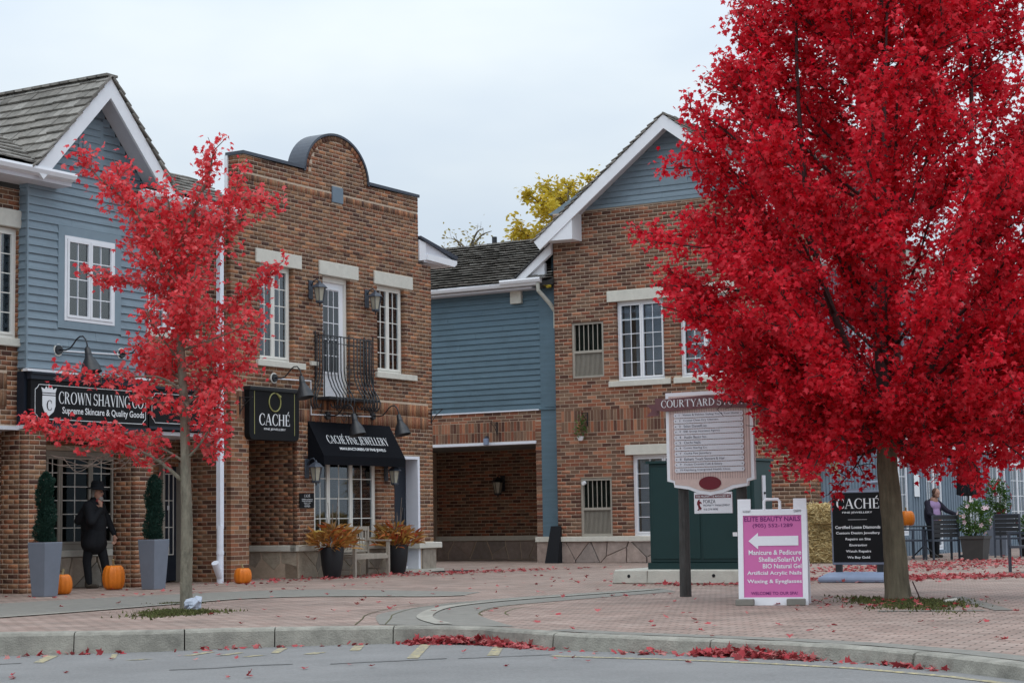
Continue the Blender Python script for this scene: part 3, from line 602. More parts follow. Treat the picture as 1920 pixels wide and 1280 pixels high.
# porch window, sill, flagstone plinth, door
window(lo, L.FA(-1.2), -3.34, -1.66, .64, 2.3, 3, 2, 6, 'tan_frame', .03, 'none', .09, 'glass_dark', [-3.3, -2.97, -2.25, -1.7])
MB(L.FA(-1.2)).box(-15, -1.6, -.06, .1, .52, .635).build('sill', 'limestone', lo, bevel=.006); stones(lo, L.FA(-1.16), -8.0, -1.66, .0, .52, 22, 3)
MB(L.FA(-1.12)).box(-1.62, -.52, .0, .07, 0, .5).build('plinth', 'limestone', lo)
do = MB(L.FA(-1.25)).box(-.46, -.02, 0, .05, .03, 2.1).build('door', 'navy_paint', lo)
mu = MB(L.FA(-1.25))
for x in (-.36, -.24, -.12): mu.box(x - .008, x + .008, -.012, 0, .5, 1.95)
for z in (.5, .99, 1.47, 1.95): mu.box(-.36, -.12, -.018, -.012, z - .008, z + .008)
mu.build('muntin', 'cream_frame', do); MB(L.FA(-1.25)).box(-.3, -.25, -.03, -.02, 1.3, 1.38).build('notice', 'letter_white', do)
MB(G).box(-.035, -.004, 1.12, 1.3, 0, 2.15).box(-.56, -.5, 1.1, 1.3, 0, 2.15).build('door_frame', 'tan_frame', lo)
# blue clapboard bay with gable
hw = [(-4.31, -2.86, 4.2, 5.86)]
by = MB(G); by.box(-4.965, -2.2, .02, .17, 3.5, 6.62).prism([(-5.0, 6.6), (-2.15, 6.6), (-3.57, 8.1)], .02, .2); by.build('bay_backing', 'siding', lo)
SD = siding(G, -4.97, -2.21, 3.52, 6.6, .13, hw); SD += siding(L.FS(-4.97), -.17, 0, 3.52, 6.45, .13)
gl_ = lambda z: (-3.57 - (8.16 - z) * .95, -3.57 + (8.16 - z) * .95)
SD += siding(G, -4.9, -2.3, 6.6, 8.05, .13, [(-3.86, -3.30, 6.9, 7.72)], gl_)
pieces(lo, 'clapboard', SD, 'siding')
tr = MB(G); tr.box(-4.31, -4.17, -.022, .02, 4.2, 5.86).box(-3.02, -2.86, -.022, .02, 4.2, 5.86).box(-4.17, -3.02, -.022, .02, 5.71, 5.86).box(-4.17, -3.02, -.022, .02, 4.2, 4.33); tr.build('window_surround', 'siding_trim', lo)
MB(G).box(-4.985, -4.955, -.02, .03, 3.5, 6.55).build('corner_board', 'siding_trim', lo)
window(lo, G, -4.17, -3.02, 4.33, 5.71, 2, 2, 4, 'white_trim', -.03)
gv = MB(G).box(-3.86, -3.30, -.02, .02, 6.9, 7.72)
gvo = gv.build('gable_vent', 'siding_trim', lo); lv = MB(G)
for i in range(6): lv.box(-3.78, -3.38, -.035, -.02, 6.98 + i * .115, 7.06 + i * .115)
lv.build('louvre', 'siding', gvo)
MB(G).box(-5.02, -2.2, -.09, .02, 3.46, 3.50).build('flashing', 'white_trim', lo)
# gable roof: deck, soffit, bargeboards, shakes
AP, FT, HU = 8.36, 6.60, 1.66; CU = -3.57; WF, WB = .42, -4.2
sl = math.hypot(HU, AP - FT); nx_, nz2 = (AP - FT) / sl, HU / sl
def roof_deck(mb, sgn, w0, w1, off0, off1):
    a = [(CU + sgn * -nx_ * 0, 0)]
    e = lambda o: [(CU + sgn * (HU + nx_ * 0) + sgn * nx_ * o, FT + nz2 * o), (CU, AP + o / nz2)]
    p0, p1 = e(off0), e(off1); mb.prism([p0[0], p0[1], p1[1], p1[0]], -w0, -w1)
dk = MB(G); roof_deck(dk, -1, WF - .02, WB, -.06, -.01); roof_deck(dk, 1, WF - .02, WB, -.06, -.01); dk.build('roof_deck', 'roof_deck', lo)
so_ = MB(G); roof_deck(so_, -1, WF - .03, 0, -.12, -.065); roof_deck(so_, 1, WF - .03, 0, -.12, -.065); so_.build('soffit', 'soffit', lo)
for s_ in (-1, 1):
    b_ = MB(G); roof_deck(b_, s_, WF + .02, WF - .025, -.23, -.004); b_.build('bargeboard', 'white_trim', lo)
ul = (HU / sl, 0, (AP - FT) / sl)
SK = shakes(G @ plane_M((CU - HU - .05, -WB, FT - .05), (0, -1, 0), ul), WF - WB + .06, sl + .06, .235, tmin=.14, tmax=.3)
SK += shakes(G @ plane_M((CU + HU + .05, -WF - .06, FT - .05), (0, 1, 0), (-ul[0], 0, ul[2])), WF - WB, sl + .06, .235)
rc = MB(G)
for i in range(22): rc.box(CU - .13, CU + .13, -WF - .05 + i * .21, -WF + .2 + i * .21, AP + .015, AP + .055, Matrix.Translation((0, 0, 0)))
rc.build('ridge_cap', 'shake', lo)
# main roof either side of the gable
ps = 1.06; EZ, EW = 6.66, .36; ml = 4.2
def main_roof(u0, u1, ok=None, w_e=EW, length=2.4):
    o = MB(G); c, s = math.cos(RAD(28)), math.sin(RAD(28)); o.add([(u0, -w_e, EZ - .02), (u1, -w_e, EZ - .02), (u1, -w_e + c * length, EZ + s * length - .02), (u0, -w_e + c * length, EZ + s * length - .02), (u0, -w_e + .05, EZ - .12), (u1, -w_e + .05, EZ - .12), (u1, -w_e + c * length, EZ + s * length - .12), (u0, -w_e + c * length, EZ + s * length - .12)], [(0, 1, 2, 3), (7, 6, 5, 4), (0, 4, 5, 1), (1, 5, 6, 2), (2, 6, 7, 3), (3, 7, 4, 0)]); o.build('roof_deck', 'roof_deck', lo)
    return shakes(G @ plane_M((u0, -w_e - .03, EZ - .01), (1, 0, 0), (0, c, s)), u1 - u0, length, .22, ok)
SK += main_roof(-15, -4.75, lambda x, y: x < 9.8 + y * .75); SK += main_roof(-2.4, -.02, lambda x, y: x > .62 - y * .66, length=1.5)
pieces(lo, 'roof_shake', SK, 'shake', key=lambda M: (0 if (lambda p: p.x > -.3 or True)(M.translation) else 1, -M.translation.z if False else (M.translation - Vector((.3, -.4, 7.5))).length)[1])
vl = MB(G).tube([(-5.2, -.3, 6.66), (-4.35, 1.3, 7.5)], .03, 4); vl.build('valley_flashing', 'concrete', lo)
def gutter(mb, M, s0, s1, z, d): mb.prism([], 0, 0) if False else mb.add([(s0, d, z), (s0, d - .12, z + .01), (s0, d - .13, z - .03), (s0, d - .1, z - .09), (s0, d, z - .12), (s1, d, z), (s1, d - .12, z + .01), (s1, d - .13, z - .03), (s1, d - .1, z - .09), (s1, d, z - .12)], [(0, 1, 2, 3, 4), (9, 8, 7, 6, 5), (0, 5, 6, 1), (1, 6, 7, 2), (2, 7, 8, 3), (3, 8, 9, 4), (4, 9, 5, 0)], M)
for a, b in ((-15, -4.35), (-2.75, -.28)):
    g_ = MB(G); gutter(g_, None, a, b, 6.62, -.34); g_.build('gutter', 'white_trim', lo)
    MB(G).box(a, b, -.335, .2, 6.44, 6.5).box(a, b, -.338, -.3, 6.46, 6.62).build('eave_soffit', 'soffit', lo)
# eave returns under the gable feet
for s0, s1 in ((-5.25, -4.45), (-2.75, -1.88)):
    MB(G).prism([(s0, 6.62), (s1, 6.62), (s1, 6.64), (s0, 6.64)], -.4, .0).build('eave_return', 'shake', lo)
# downpipe at the corner with the jeweller
dp = MB(G); dp.box(-.47, -.37, -.15, -.06, .95, 6.35).tube([(-.42, -.105, 6.35), (-.42, -.2, 6.5)], .045, 8); dp.build('downpipe', 'pvc', lo)
dq = MB(G); dq.tube([(-.42, -.105, 0), (-.42, -.105, 1.0)], .062, 14); dq.tube([(-.42, -.105, .5), (-.42, -.105, .56)], .07, 14); dq.tube([(-.42, -.105, .08), (-.62, -.16, .36)], [.055, .066], 14); dq.build('drain_pipe', 'pvc', lo, smooth=False)
MB(G).box(-.4, -.28, -.09, -.05, 3.16, 3.22).box(-.4, -.28, -.09, -.05, 5.9, 5.96).build('pipe_clip', 'white_trim', lo)
# ------------------------------------------------------------------ jeweller's brick building
Cb = Bld('brick_shop_building', 0, 0, 'narrow brown brick shop with stepped parapet and round-arched crest'); G = Cb.FA(0); co = Cb.o
HO = [(.83, 1.83, 4.03, 5.82), (2.76, 3.66, 3.40, 5.80), (4.58, 5.56, 4.03, 5.80), (.51, 1.93, -1, 2.66), (2.45, 4.53, .62, 2.36), (5.13, 6.06, -1, 2.36)]
EX = [(.7, 2.07, 5.82, 6.09), (2.63, 3.91, 5.80, 6.08), (4.46, 5.83, 5.80, 6.07), (.72, 2.15, 3.91, 4.03), (4.49, 5.93, 3.91, 4.03), (1.93, 5.13, -1, .62), (6.06, 6.6, -1, .6), (.16, 6.4, 2.92, 3.43), (.36, 6.09, 7.31, 7.44), (3.07, 3.42, 7.27, 7.59)]
wc = MB(); slab(wc, G, .007, 6.543, 0, 6.37, .004, .3, HO)
AC, AR, AH = 3.24, 1.03, .84
arch = [(AC + AR * math.cos(RAD(a)), 7.76 + AH * max(0, math.sin(RAD(a))) ** 1.0) for a in range(0, 181, 6)]
wc.prism([(.367, 6.3), (6.083, 6.3), (6.083, 7.79)] + [(x - (.007 if x > AC else -.007), z - .007) for x, z in arch] + [(.367, 7.79)], .004, .37, G)
wc.box(.004, .3, -.0 + .007, 9.2, 0, 6.37, Cb.FA(0)); wc.box(6.25, 6.543, .007, 9.2, 0, 6.37, Cb.FA(0)); wc.box(.3, 6.25, 9.0, 9.2, 0, 6.37, Cb.FA(0)); wc.box(.3, 6.25, .37, 9.0, 6.1, 6.2, Cb.FA(0))  # unseen rear walls and flat roof, extended to keep sky light from the alcove
slab(wc, Cb.FS(1.93), -3, -.007, 0, 2.66, .007, .2); wc.box(.4, 2.2, 3.0, 3.1, 0, 2.7, G); wc.build('wall', 'mortar', co)
MB(G).box(.3, 1.95, .1, 3.1, 2.62, 2.68).build('porch_ceiling', 'soffit', co)
def ol(z):
    if z < 6.37: return (0, 6.55)
    if z < 7.78: return (.36, 6.09)
    h = min(1, max(0, (z - 7.76) / AH)); w = AR * math.sqrt(max(0, 1 - h * h)) - .10; return (AC - w, AC + w) if w > .05 else (0, 0)
BR = bricks(G, 0, 6.55, 0, 8.5, HO + EX, outline=ol, q0=.11)
BR = [b for b in BR]
BR += bricks(Cb.FS(0), -1.2, 0, 0, 2.6, q1=.11) + bricks(Cb.FS(0), -.3, 0, 2.6, 6.37, q1=.11) + bricks(Cb.FS(.36), -.37, 0, 6.37, 7.78, q1=.11)
BR += bricks(Cb.FS(1.93), -3, 0, .62, 2.62, q1=.11)
BR += bricks(Cb.FS(5.56), -.1, -.02, 4.03, 5.8) if False else []
sol = soldiers(G, .16, 6.4, 2.92, 3.175) + soldiers(G, .16, 6.4, 3.175, 3.43) + soldiers(G, .36, 6.09, 7.31, 7.44, EX[-1:])
for i in range(30):     # voussoirs round the crest
    a = RAD(180 * (i + .5) / 30); Rm = 1.0; x, z = AC + (AR - .055) * math.cos(a), 7.76 + (AH - .055) * math.sin(a); t = math.atan2((AH) * math.cos(a), -(AR) * math.sin(a))
    sol.append(G @ Matrix.Translation((x, .045, z)) @ Matrix.Rotation(-(t), 4, 'Y') @ Matrix.Diagonal((.082, .11, .105, 1)))
pieces(co, 'brick', BR, 'brick_a', 285); pieces(co, 'brick', sol, 'brick_a', 15, 'soldier_bricks')
cp = MB(G); cp.box(.33, AC - AR + .02, -.03, .40, 7.79, 7.85).box(AC + AR - .02, 6.12, -.03, .40, 7.79, 7.85).build('coping', 'slate_metal', co)
cv, cf = [], []
for i, (x, z) in enumerate(arch):
    a = RAD(i * 6); ox, oz = math.cos(a) * .045, math.sin(a) * .045; cv += [(x, -.03, z), (x + ox, -.03, z + oz), (x + ox, .40, z + oz), (x, .40, z)]
for i in range(len(arch) - 1): cf += [(4 * i + k, 4 * i + (k + 1) % 4, 4 * i + 4 + (k + 1) % 4, 4 * i + 4 + k) for k in range(4)]
MB(G).add(cv, cf).build('arch_coping', 'slate_metal', co)
MB(G).box(.33, .37, .35, .42, 6.3, 7.8).build('parapet_trim', 'white_trim', co)
MB(G).box(3.07, 3.42, -.03, .03, 7.27, 7.59).build('steel_plate', 'siding_grey', co, bevel=.01)
for a, b, c, d in EX[:3]: MB(G).box(a, b, -.035, .11, c + .004, d - .004).build('lintel', 'limestone', co, bevel=.008)
for a, b, c, d in EX[3:5]: MB(G).box(a, b, -.06, .11, c + .004, d).build('sill', 'limestone', co, bevel=.008)
window(co, G, .83, 1.83, 4.03, 5.82, 2, 2, 5, 'cream_frame', .1); window(co, G, 4.58, 5.56, 4.03, 5.80, 2, 2, 5, 'cream_frame', .1)
dr = MB(G).box(2.80, 3.62, .14, .18, 3.44, 5.70).build('balcony_door', 'white_trim', co)
MB(G).box(2.76, 2.82, .1, .22, 3.42, 5.8).box(3.60, 3.66, .1, .22, 3.42, 5.8).box(2.82, 3.60, .1, .22, 5.7, 5.8).build('door_frame', 'cream_frame', co)
for i in range(3):
    for j in range(5): MB(G).box(2.93 + i * .175, 3.095 + i * .175, .128, .139, 3.95 + j * .32, 4.26 + j * .32).build('pane', 'glass_door', dr) if False else MB(G).box(2.93 + i * .17, 3.09 + i * .17, .128, .139, 3.95 + j * .32, 4.262 + j * .32).build('pane', 'black_glass', dr)
mu = MB(G)
for i in (1, 2): mu.box(2.921 + i * .17 - .006, 2.921 + i * .17 + .009, .118, .139, 3.95, 5.54)
for j in range(1, 5):
    for i in range(3): mu.box(2.93 + i * .17, 3.085 + i * .17, .119, .139, 3.936 + j * .32, 3.952 + j * .32)
mu.box(2.89, 2.925, .12, .14, 3.9, 5.6).box(3.435, 3.47, .12, .14, 3.9, 5.6).box(2.925, 3.435, .12, .14, 5.56, 5.6).box(2.925, 3.435, .12, .14, 3.9, 3.945); mu.build('muntin', 'white_trim', dr)
window(co, G, 2.45, 4.53, .62, 2.36, 3, 2, 4, 'cream_frame', .06, 'lattice', .06, 'glass', [2.5, 2.97, 3.71, 4.47])
MB(G).box(2.32, 5.2, -.03, .1, 2.37, 2.45).build('lintel', 'limestone', co)
# plinth: limestone cap over flagstones, continuing round into the porch
MB(G).box(1.89, 5.12, -.045, .15, .50, .615).build('plinth_cap', 'limestone', co, bevel=.01); MB(Cb.FS(1.93)).box(-3, .0, -.04, .15, .50, .615).build('plinth_cap', 'limestone', co, bevel=.01)
stones(co, G, 1.93, 5.1, 0, .5, 12, 5); stones(co, Cb.FS(1.94), -2.6, -.02, 0, .5, 12, 8)
MB(G).box(5.9, 6.74, -.09, .3, .475, .6).build('plinth_cap', 'limestone', co, bevel=.012); MB(G).box(6.1, 6.36, -.03, .3, 0.05, .475).box(6.368, 6.6, -.03, .3, 0.05, .475).build('plinth_block', 'flagstone', co, bevel=.01)
MB(G).box(5.1, 6.75, -.12, .4, 0, .055).build('door_step', 'concrete', co)
sd_ = MB(G).box(5.16, 5.98, .30, .35, .1, 2.3).build('shop_door', 'navy_paint', co); MB(G).tube([(5.86, .27, 1.0), (5.86, .27, 1.3)], .014, 8).build('handle', 'slate_metal', sd_)
MB(G).box(5.98, 6.055, .0, .36, .06, 2.36).box(5.13, 5.98, .0, .36, 2.3, 2.36).build('door_frame', 'pvc', co)
MB(G).box(5.135, 5.16, .0, .36, .06, 2.3).build('door_frame', 'navy_paint', co); MB(G).box(5.3, 5.97, .26, .3, .07, .12).build('door_sill', 'white_trim', co)
# overhanging eave at the right end
MB(G).prism([(6.11, 6.46), (6.11, 6.90), (6.35, 6.86), (6.35, 6.5)], -.02, .5).build('eave_return', 'white_trim', co)
MB(G).prism([(6.35, 6.5), (6.35, 6.62), (7.5, 6.60), (7.5, 6.53), (7.4, 6.46)], -.06, .5).build('eave_gutter', 'white_trim', co)
MB(G).prism([(6.11, 6.93), (6.11, 6.98), (7.55, 6.70), (7.5, 6.62)], -.06, 3.).build('side_roof', 'slate_metal', co)
MB(G).prism([(6.3, 6.45), (6.3, 6.9), (7.4, 6.62), (7.4, 6.47)], .0, 3.).build('eave_soffit', 'soffit', co)
MB(G).box(2.33, 2.55, -.05, .02, 4.02, 4.1).build('junction_box', 'limestone', co)
cd = MB(G).tube([(1.3, -.02, 3.70), (2.34, -.02, 3.72), (2.345, -.02, 3.08), (4.4, -.02, 3.12)], .014, 6).build('conduit', 'white_trim', co)
# ------------------------------------------------------------------ link building with blue siding
K = Bld('link_building', 12.75, -.93, 'blue clapboard link building with dark shake roof over a shaded brick alcove'); F = K.FS(12.75); ko = K.o
wk = MB(); slab(wk, F, -6.2, -.93, 2.9, 3.66, .004, .3); slab(wk, F, -6.2, -.93, 3.6, 6.7, .03, .3); slab(wk, K.FS(16.1), -8.5, -.9, 0, 2.95, .007, .2); wk.box(-1.12, -.93, .007, 3.4, .62, 3.0, F); wk.box(-6.4, -6.2, .0, 3.5, 0, 6.7, F); wk.build('wall', 'mortar', ko)  # unseen end wall added and back wall set deeper to darken the alcove
BR = bricks(F, -6.2, -.95, 3.42, 3.66, c=.087, L=.246) + soldiers(F, -6.2, -1.12, 3.17, 3.42, c=.087) + soldiers(F, -6.2, -1.12, 2.93, 3.17, c=.087) + bricks(F, -1.12, -.95, .62, 3.42, c=.087, L=.246)
BR += bricks(K.FS(16.1), -8.3, -1.0, .62, 2.9, c=.087, L=.246)
pieces(ko, 'brick', BR, 'brick_b')
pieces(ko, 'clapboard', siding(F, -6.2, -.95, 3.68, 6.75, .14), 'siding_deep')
MB(F).box(-6.2, -1.1, -.03, .32, 2.86, 2.925).build('beam_flashing', 'pvc', ko); MB(F).box(-6.2, -1.0, -.03, .03, 3.655, 3.685).build('flashing', 'pvc', ko); MB(F).box(-8.5, -1, .32, 3.4, 2.88, 2.92).build('alcove_ceiling', 'interior_mid', ko)
po = MB(F); po.box(-.95, -.36, -.02, .5, .62, 6.6).box(-.82, -.49, -.035, 0, 3.72, 6.6).box(-.97, -.36, -.05, 0, 3.66, 3.70); po.box(-.62, -.36, .02, .6, 6.6, 7.45).build('corner_post', 'siding_deep', ko)
MB(K.FS(16.1)).box(-8.3, -1, -.06, .1, .5, .62).build('plinth_cap', 'limestone', ko); stones(ko, K.FS(16.1), -8.3, -1.0, 0, .5, 22, 12, 'flagstone_b')
MB(F).box(-1.15, -.62, -.05, .3, .5, .62).build('plinth_cap', 'limestone', ko); MB(F).box(-1.12, -.66, -.02, .3, 0, .5).build('plinth_block', 'flagstone_b', ko)
al = math.atan2(1.5, 2.85); ux, uz = math.cos(al), math.sin(al); RL = 3.2
MB(K.FA(0)).add([(12.3, 7, 6.72), (12.3, .36, 6.72), (12.3 + ux * RL, .36, 6.72 + uz * RL), (12.3 + ux * RL, 7, 6.72 + uz * RL), (12.35, 7, 6.62), (12.35, .36, 6.62), (12.3 + ux * RL, .36, 6.6 + uz * RL), (12.3 + ux * RL, 7, 6.6 + uz * RL)], [(0, 1, 2, 3), (7, 6, 5, 4), (0, 4, 5, 1), (1, 5, 6, 2), (2, 6, 7, 3), (3, 7, 4, 0)]).build('roof_deck', 'roof_deck', ko)
pieces(ko, 'roof_shake', shakes(K.FA(0) @ plane_M((12.26, 7, 6.72), (0, -1, 0), (ux, 0, uz)), 6.6, RL, .185, tmin=.1, tmax=.24, th=.02, tilt=20), 'shake')
g_ = MB(F); gutter(g_, None, -6.3, -.75, 6.74, -.36); gutter(g_, None, -1.75, -.62, 6.80, -.43); g_.build('gutter', 'white_trim', ko); MB(F).box(-6.3, -.95, -.36, .02, 6.58, 6.62).build('eave_soffit', 'soffit', ko)
rb = MB(F).prism([(-1.42, 6.8), (-1.15, 6.8), (-.38, 7.36), (-.38, 7.62)], -.4, -.3).build('bargeboard', 'white_trim', ko); MB(F).prism([(-1.15, 6.8), (-.62, 6.8), (-.62, 7.18)], -.3, -.2).build('return_panel', 'white_trim', ko)
MB(F).prism([(-1.44, 6.8), (-.38, 7.62), (-.38, 7.66), (-1.5, 6.8)], -.44, .6).build('roof_edge', 'roof_deck', ko)
lk = MB(F).tube([(-.72, -.46, 6.68), (-.72, -.44, 6.5), (-.55, -.2, 6.2), (-.46, -.09, 6.0), (-.46, -.09, 5.6)], .05, 10).build('downpipe', 'concrete', ko)
MB(F).box(-1.72, -1.42, -.1, .03, 6.28, 6.58).build('meter_box', 'limestone', ko)
MB(F).tube([(-2.9, .0, 8.3), (-2.9, .0, 8.7)], .07, 10, Matrix.Translation((-1.2, 3.1, -.15))).build('vent_pipe', 'dark_metal', ko)
# ------------------------------------------------------------------ gabled brick building on the right
Rb = Bld('brick_gable_building', 12.43, -.36, 'red-brown brick building with white-trimmed blue gable behind the big red maple'); F = Rb.FS(12.43); ro = Rb.o
HO = [(.1, .96, 4.33, 5.67), (1.3, 2.54, 4.22, 6.08), (2.94, 4.18, 4.22, 6.08), (.26, 1.1, .62, 1.98), (1.63, 3.2, .62, 2.48)]
EX = [(1.08, 2.74, 6.08, 6.35), (2.82, 4.4, 6.08, 6.35), (1.09, 2.70, 4.08, 4.22), (2.78, 4.4, 4.08, 4.22), (1.47, 3.4, 2.48, 2.72), (-.22, 6.0, 3.05, 3.58)]
wr = MB(); slab(wr, F, -.353, 6.143, .5, 8.33, .004, .3, HO); wr.box(5.9, 6.143, .02, .31, 0, 8.3, F); wr.box(5.9, 6.143, .31, 6.5, 6.62, 8.6, F); wr.build('wall', 'mortar', ro)
BR = bricks(F, -.36, 6.15, .62, 8.3, HO + EX, c=.087, L=.246, q1=.12) + bricks(Rb.FA(6.15), 12.43, 12.75, .62, 6.6, c=.087, L=.246, q0=.12) + bricks(Rb.FA(6.15), 12.43, 19, 6.75, 8.4, c=.087, L=.246, q0=.12)
BR += soldiers(F, -.22, 6.0, 3.05, 3.315, c=.087) + soldiers(F, -.22, 6.0, 3.315, 3.58, c=.087)
pieces(ro, 'brick', BR, 'brick_b', key=lambda M: (Vector((M.translation.x, M.translation.y + 1.3, M.translation.z - 3.5))).length)
for a, b, c, d in EX[:5]: MB(F).box(a, b, -.045 if d - c < .2 else -.03, .12, c + .004, d - .004).build('sill' if d - c < .2 else 'lintel', 'limestone', ro, bevel=.008)
window(ro, F, 1.3, 2.54, 4.22, 6.08, 2, 2, 5, 'white_trim', .1, ('curtain', 'blind')); window(ro, F, 2.94, 4.18, 4.22, 6.08, 2, 2, 5, 'white_trim', .1, 'blind')
window(ro, F, 1.63, 3.2, .62, 2.48, 2, 2, 5, 'white_trim', .1, 'curtain')
def barred(s0, s1, z0, z1, cam_=False):
    zm = z0 + (z1 - z0) * .47; o = MB(F); o.box(s0, s0 + .06, .03, .1, z0, z1).box(s1 - .06, s1, .03, .1, z0, z1).box(s0 + .06, s1 - .06, .03, .1, z0, z0 + .06).box(s0 + .06, s1 - .06, .03, .1, z1 - .06, z1).box(s0 + .06, s1 - .06, .03, .1, zm - .03, zm + .03)
    w = o.build('window', 'tan_frame', ro); MB(F).box(s0 + .06, s1 - .06, .1, .108, zm + .03, z1 - .06).build('pane', 'glass_dark', w); MB(F).box(s0 + .06, s1 - .06, .1, .108, z0 + .06, zm - .03).build('pane', 'glass_dark', w)
    n = 6
    for i in range(1, n): x = s0 + .06 + (s1 - s0 - .12) * i / n; MB(F).box(x - .008, x + .008, .05, .066, zm + .03, z1 - .06).build('bar', 'tan_frame', w)
    g = MB(F); x = s0 + .07
    while x < s1 - .07: g.box(x, x + .012, .06, .09, z0 + .06, zm - .03); x += .034
    g.build('grille', 'tan_frame', w); MB(F).box(s0, s1, .16, .17, z0, z1).build('interior', 'tan_frame', w)
barred(.1, .96, 4.33, 5.67); barred(.26, 1.1, .62, 1.98)
cm_ = MB(F).tube([(.37, .02, 1.87), (.37, -.06, 1.86)], .045, 12).build('security_camera', 'white_trim', ro)
MB(F).box(-.38, 6.2, -.05, .12, .5, .615).build('plinth_cap', 'limestone', ro, bevel=.008); stones(ro, F, -.35, 6.15, 0, .5, 22, 21, 'flagstone_b')
# gable of blue clapboard, bargeboards, boxed eave returns, roof
GA, GC, GH, GE = 10.27, 2.9, 3.5, 7.62; gs = math.hypot(GH, GA - GE); gx, gz = (GA - GE) / gs, GH / gs
MB(F).prism([(-.5, 8.33), (6.3, 8.33), (GC, 10.1)], .03, .3).build('gable_backing', 'siding', ro)
pieces(ro, 'clapboard', siding(F, 0, 5.6, 8.42, 10.0, .14, [(2.55, 3.25, 8.7, 9.4)], lambda z: (GC - (10.12 - z) / .757, GC + (10.12 - z) / .757)), 'siding')
MB(F).box(.3, 5.5, -.03, .03, 8.33, 8.41).build('frieze_board', 'siding_trim', ro); MB(F).box(2.55, 3.25, -.02, .03, 8.7, 9.4).build('gable_vent', 'siding_trim', ro)
def slope(mb, sg, d0, d1, o0, o1, ext=0):
    e = lambda o: [(GC + sg * (GH + ext) + sg * gx * o, GE - ext * .757 + gz * o), (GC, GA + o / gz)]; p, q = e(o0), e(o1); mb.prism([p[0], p[1], q[1], q[0]], d0, d1)
dk = MB(F); slope(dk, -1, -.45, 7, -.06, -.01); slope(dk, 1, -.45, 7, -.06, -.01); dk.build('roof_deck', 'roof_deck', ro)
sf_ = MB(F); slope(sf_, -1, -.44, .0, -.13, -.065); slope(sf_, 1, -.44, .0, -.13, -.065); sf_.build('soffit', 'soffit', ro)
for s_ in (-1, 1):
    b_ = MB(F); slope(b_, s_, -.5, -.45, -.26, -.004); b_.build('bargeboard', 'white_trim', ro)
    MB(F).prism([(GC + s_ * 2.47, 7.6), (GC + s_ * 3.52, 7.62), (GC + s_ * 3.2, 7.88), (GC + s_ * 2.47, 8.42)], -.47, .02).build('boxed_eave', 'white_trim', ro)
us = (GH / gs, (GA - GE) / gs)
q0 = Rb.FA(0)
SK = shakes(q0 @ plane_M((11.9, -(GC + GH + .05), GE - .04), (1, 0, 0), (0, us[0], us[1])), 6, gs + .05, .2, th=.024, tilt=10)
SK += shakes(q0 @ plane_M((18.9, -(GC - GH - .05), GE - .04), (-1, 0, 0), (0, -us[0], us[1])), 7, gs + .05, .2, th=.024, tilt=10)
# rear cross roof showing past the gable
MB(q0).add([(14.6, -3.2, 8.6), (14.6, -6.3, 8.6), (17.0, -6.3, 10.2), (17.0, -3.2, 10.2), (19, -6.3, 8.6), (19, -3.2, 8.6)], [(0, 1, 2, 3), (3, 2, 4, 5), (1, 4, 2), (0, 3, 5), (0, 5, 4, 1)]).build('rear_roof', 'roof_deck', ro)
rl = math.hypot(2.4, 1.6); SK += shakes(q0 @ plane_M((14.55, -3.2, 8.6), (0, -1, 0), (2.4 / rl, 0, 1.6 / rl)), 3.1, rl, .2, th=.024, tilt=10)
pieces(ro, 'roof_shake', SK, 'shake', key=lambda M: -M.translation.y * -1 if False else (M.translation - Vector((2, -4.6, 9.3))).length)
# ------------------------------------------------------------------ grey wing with the cafe patio
Pb = Bld('cafe_wing', 12.75, 6.16, 'blue-grey vertical board cafe wing behind the patio at right'); F = Pb.FA(6.16); po_ = Pb.o
wp = MB(); PH = [(17.3, 18.55, .5, 2.5), (19.9, 21.2, .1, 2.5), (22.9, 24.3, .5, 2.5), (25.4, 27, .5, 2.5), (27.4, 29, .5, 2.5), (15, 16.4, 4, 5.6), (19, 20.4, 4, 5.6), (23, 24.4, 4, 5.6)]
slab(wp, F, 12.75, 31, 0, 6.6, .0, .3, PH, 0); wp.build('wall', 'siding_grey', po_)
bt = []; x = 12.8
while x < 31:
    for z0, z1 in cut(0.0, 6.6, [(h[2] - .05, h[3] + .05) for h in PH if h[0] - .05 < x < h[1] + .05]): bt.append(bx(F, x, x + .035, -.02, .0, z0, z1))
    x += .2
pieces(po_, 'batten', bt, 'siding_grey')
for h in PH: window(po_, F, h[0], h[1], h[2], h[3], 1 if h[1] - h[0] < 1.2 else 2, 2, 4, 'white_trim', .04, 'none' if h[2] < 3 else 'curtain', .07)
MB(F).box(12.75, 31, -.05, .05, 2.7, 2.95).build('fascia_band', 'white_trim', po_); MB(F).box(12.75, 31, -.4, .1, 6.6, 6.72).build('eave_soffit', 'white_trim', po_)
c, s = math.cos(RAD(35)), math.sin(RAD(35)); MB(F).add([(12.75, -.45, 6.72), (31, -.45, 6.72), (31, 3.2, 6.72 + 3.65 * .7), (12.75, 3.2, 6.72 + 3.65 * .7), (12.75, 3.2, 6.6), (31, 3.2, 6.6)], [(0, 1, 2, 3), (3, 2, 5, 4), (0, 3, 4), (1, 5, 2), (0, 4, 5, 1)]).build('roof', 'shake', po_)
nt_ = MB(F).box(18.85, 19.25, -.035, -.03, 1.45, 2.0).build('notice_sheet', 'letter_white', po_)
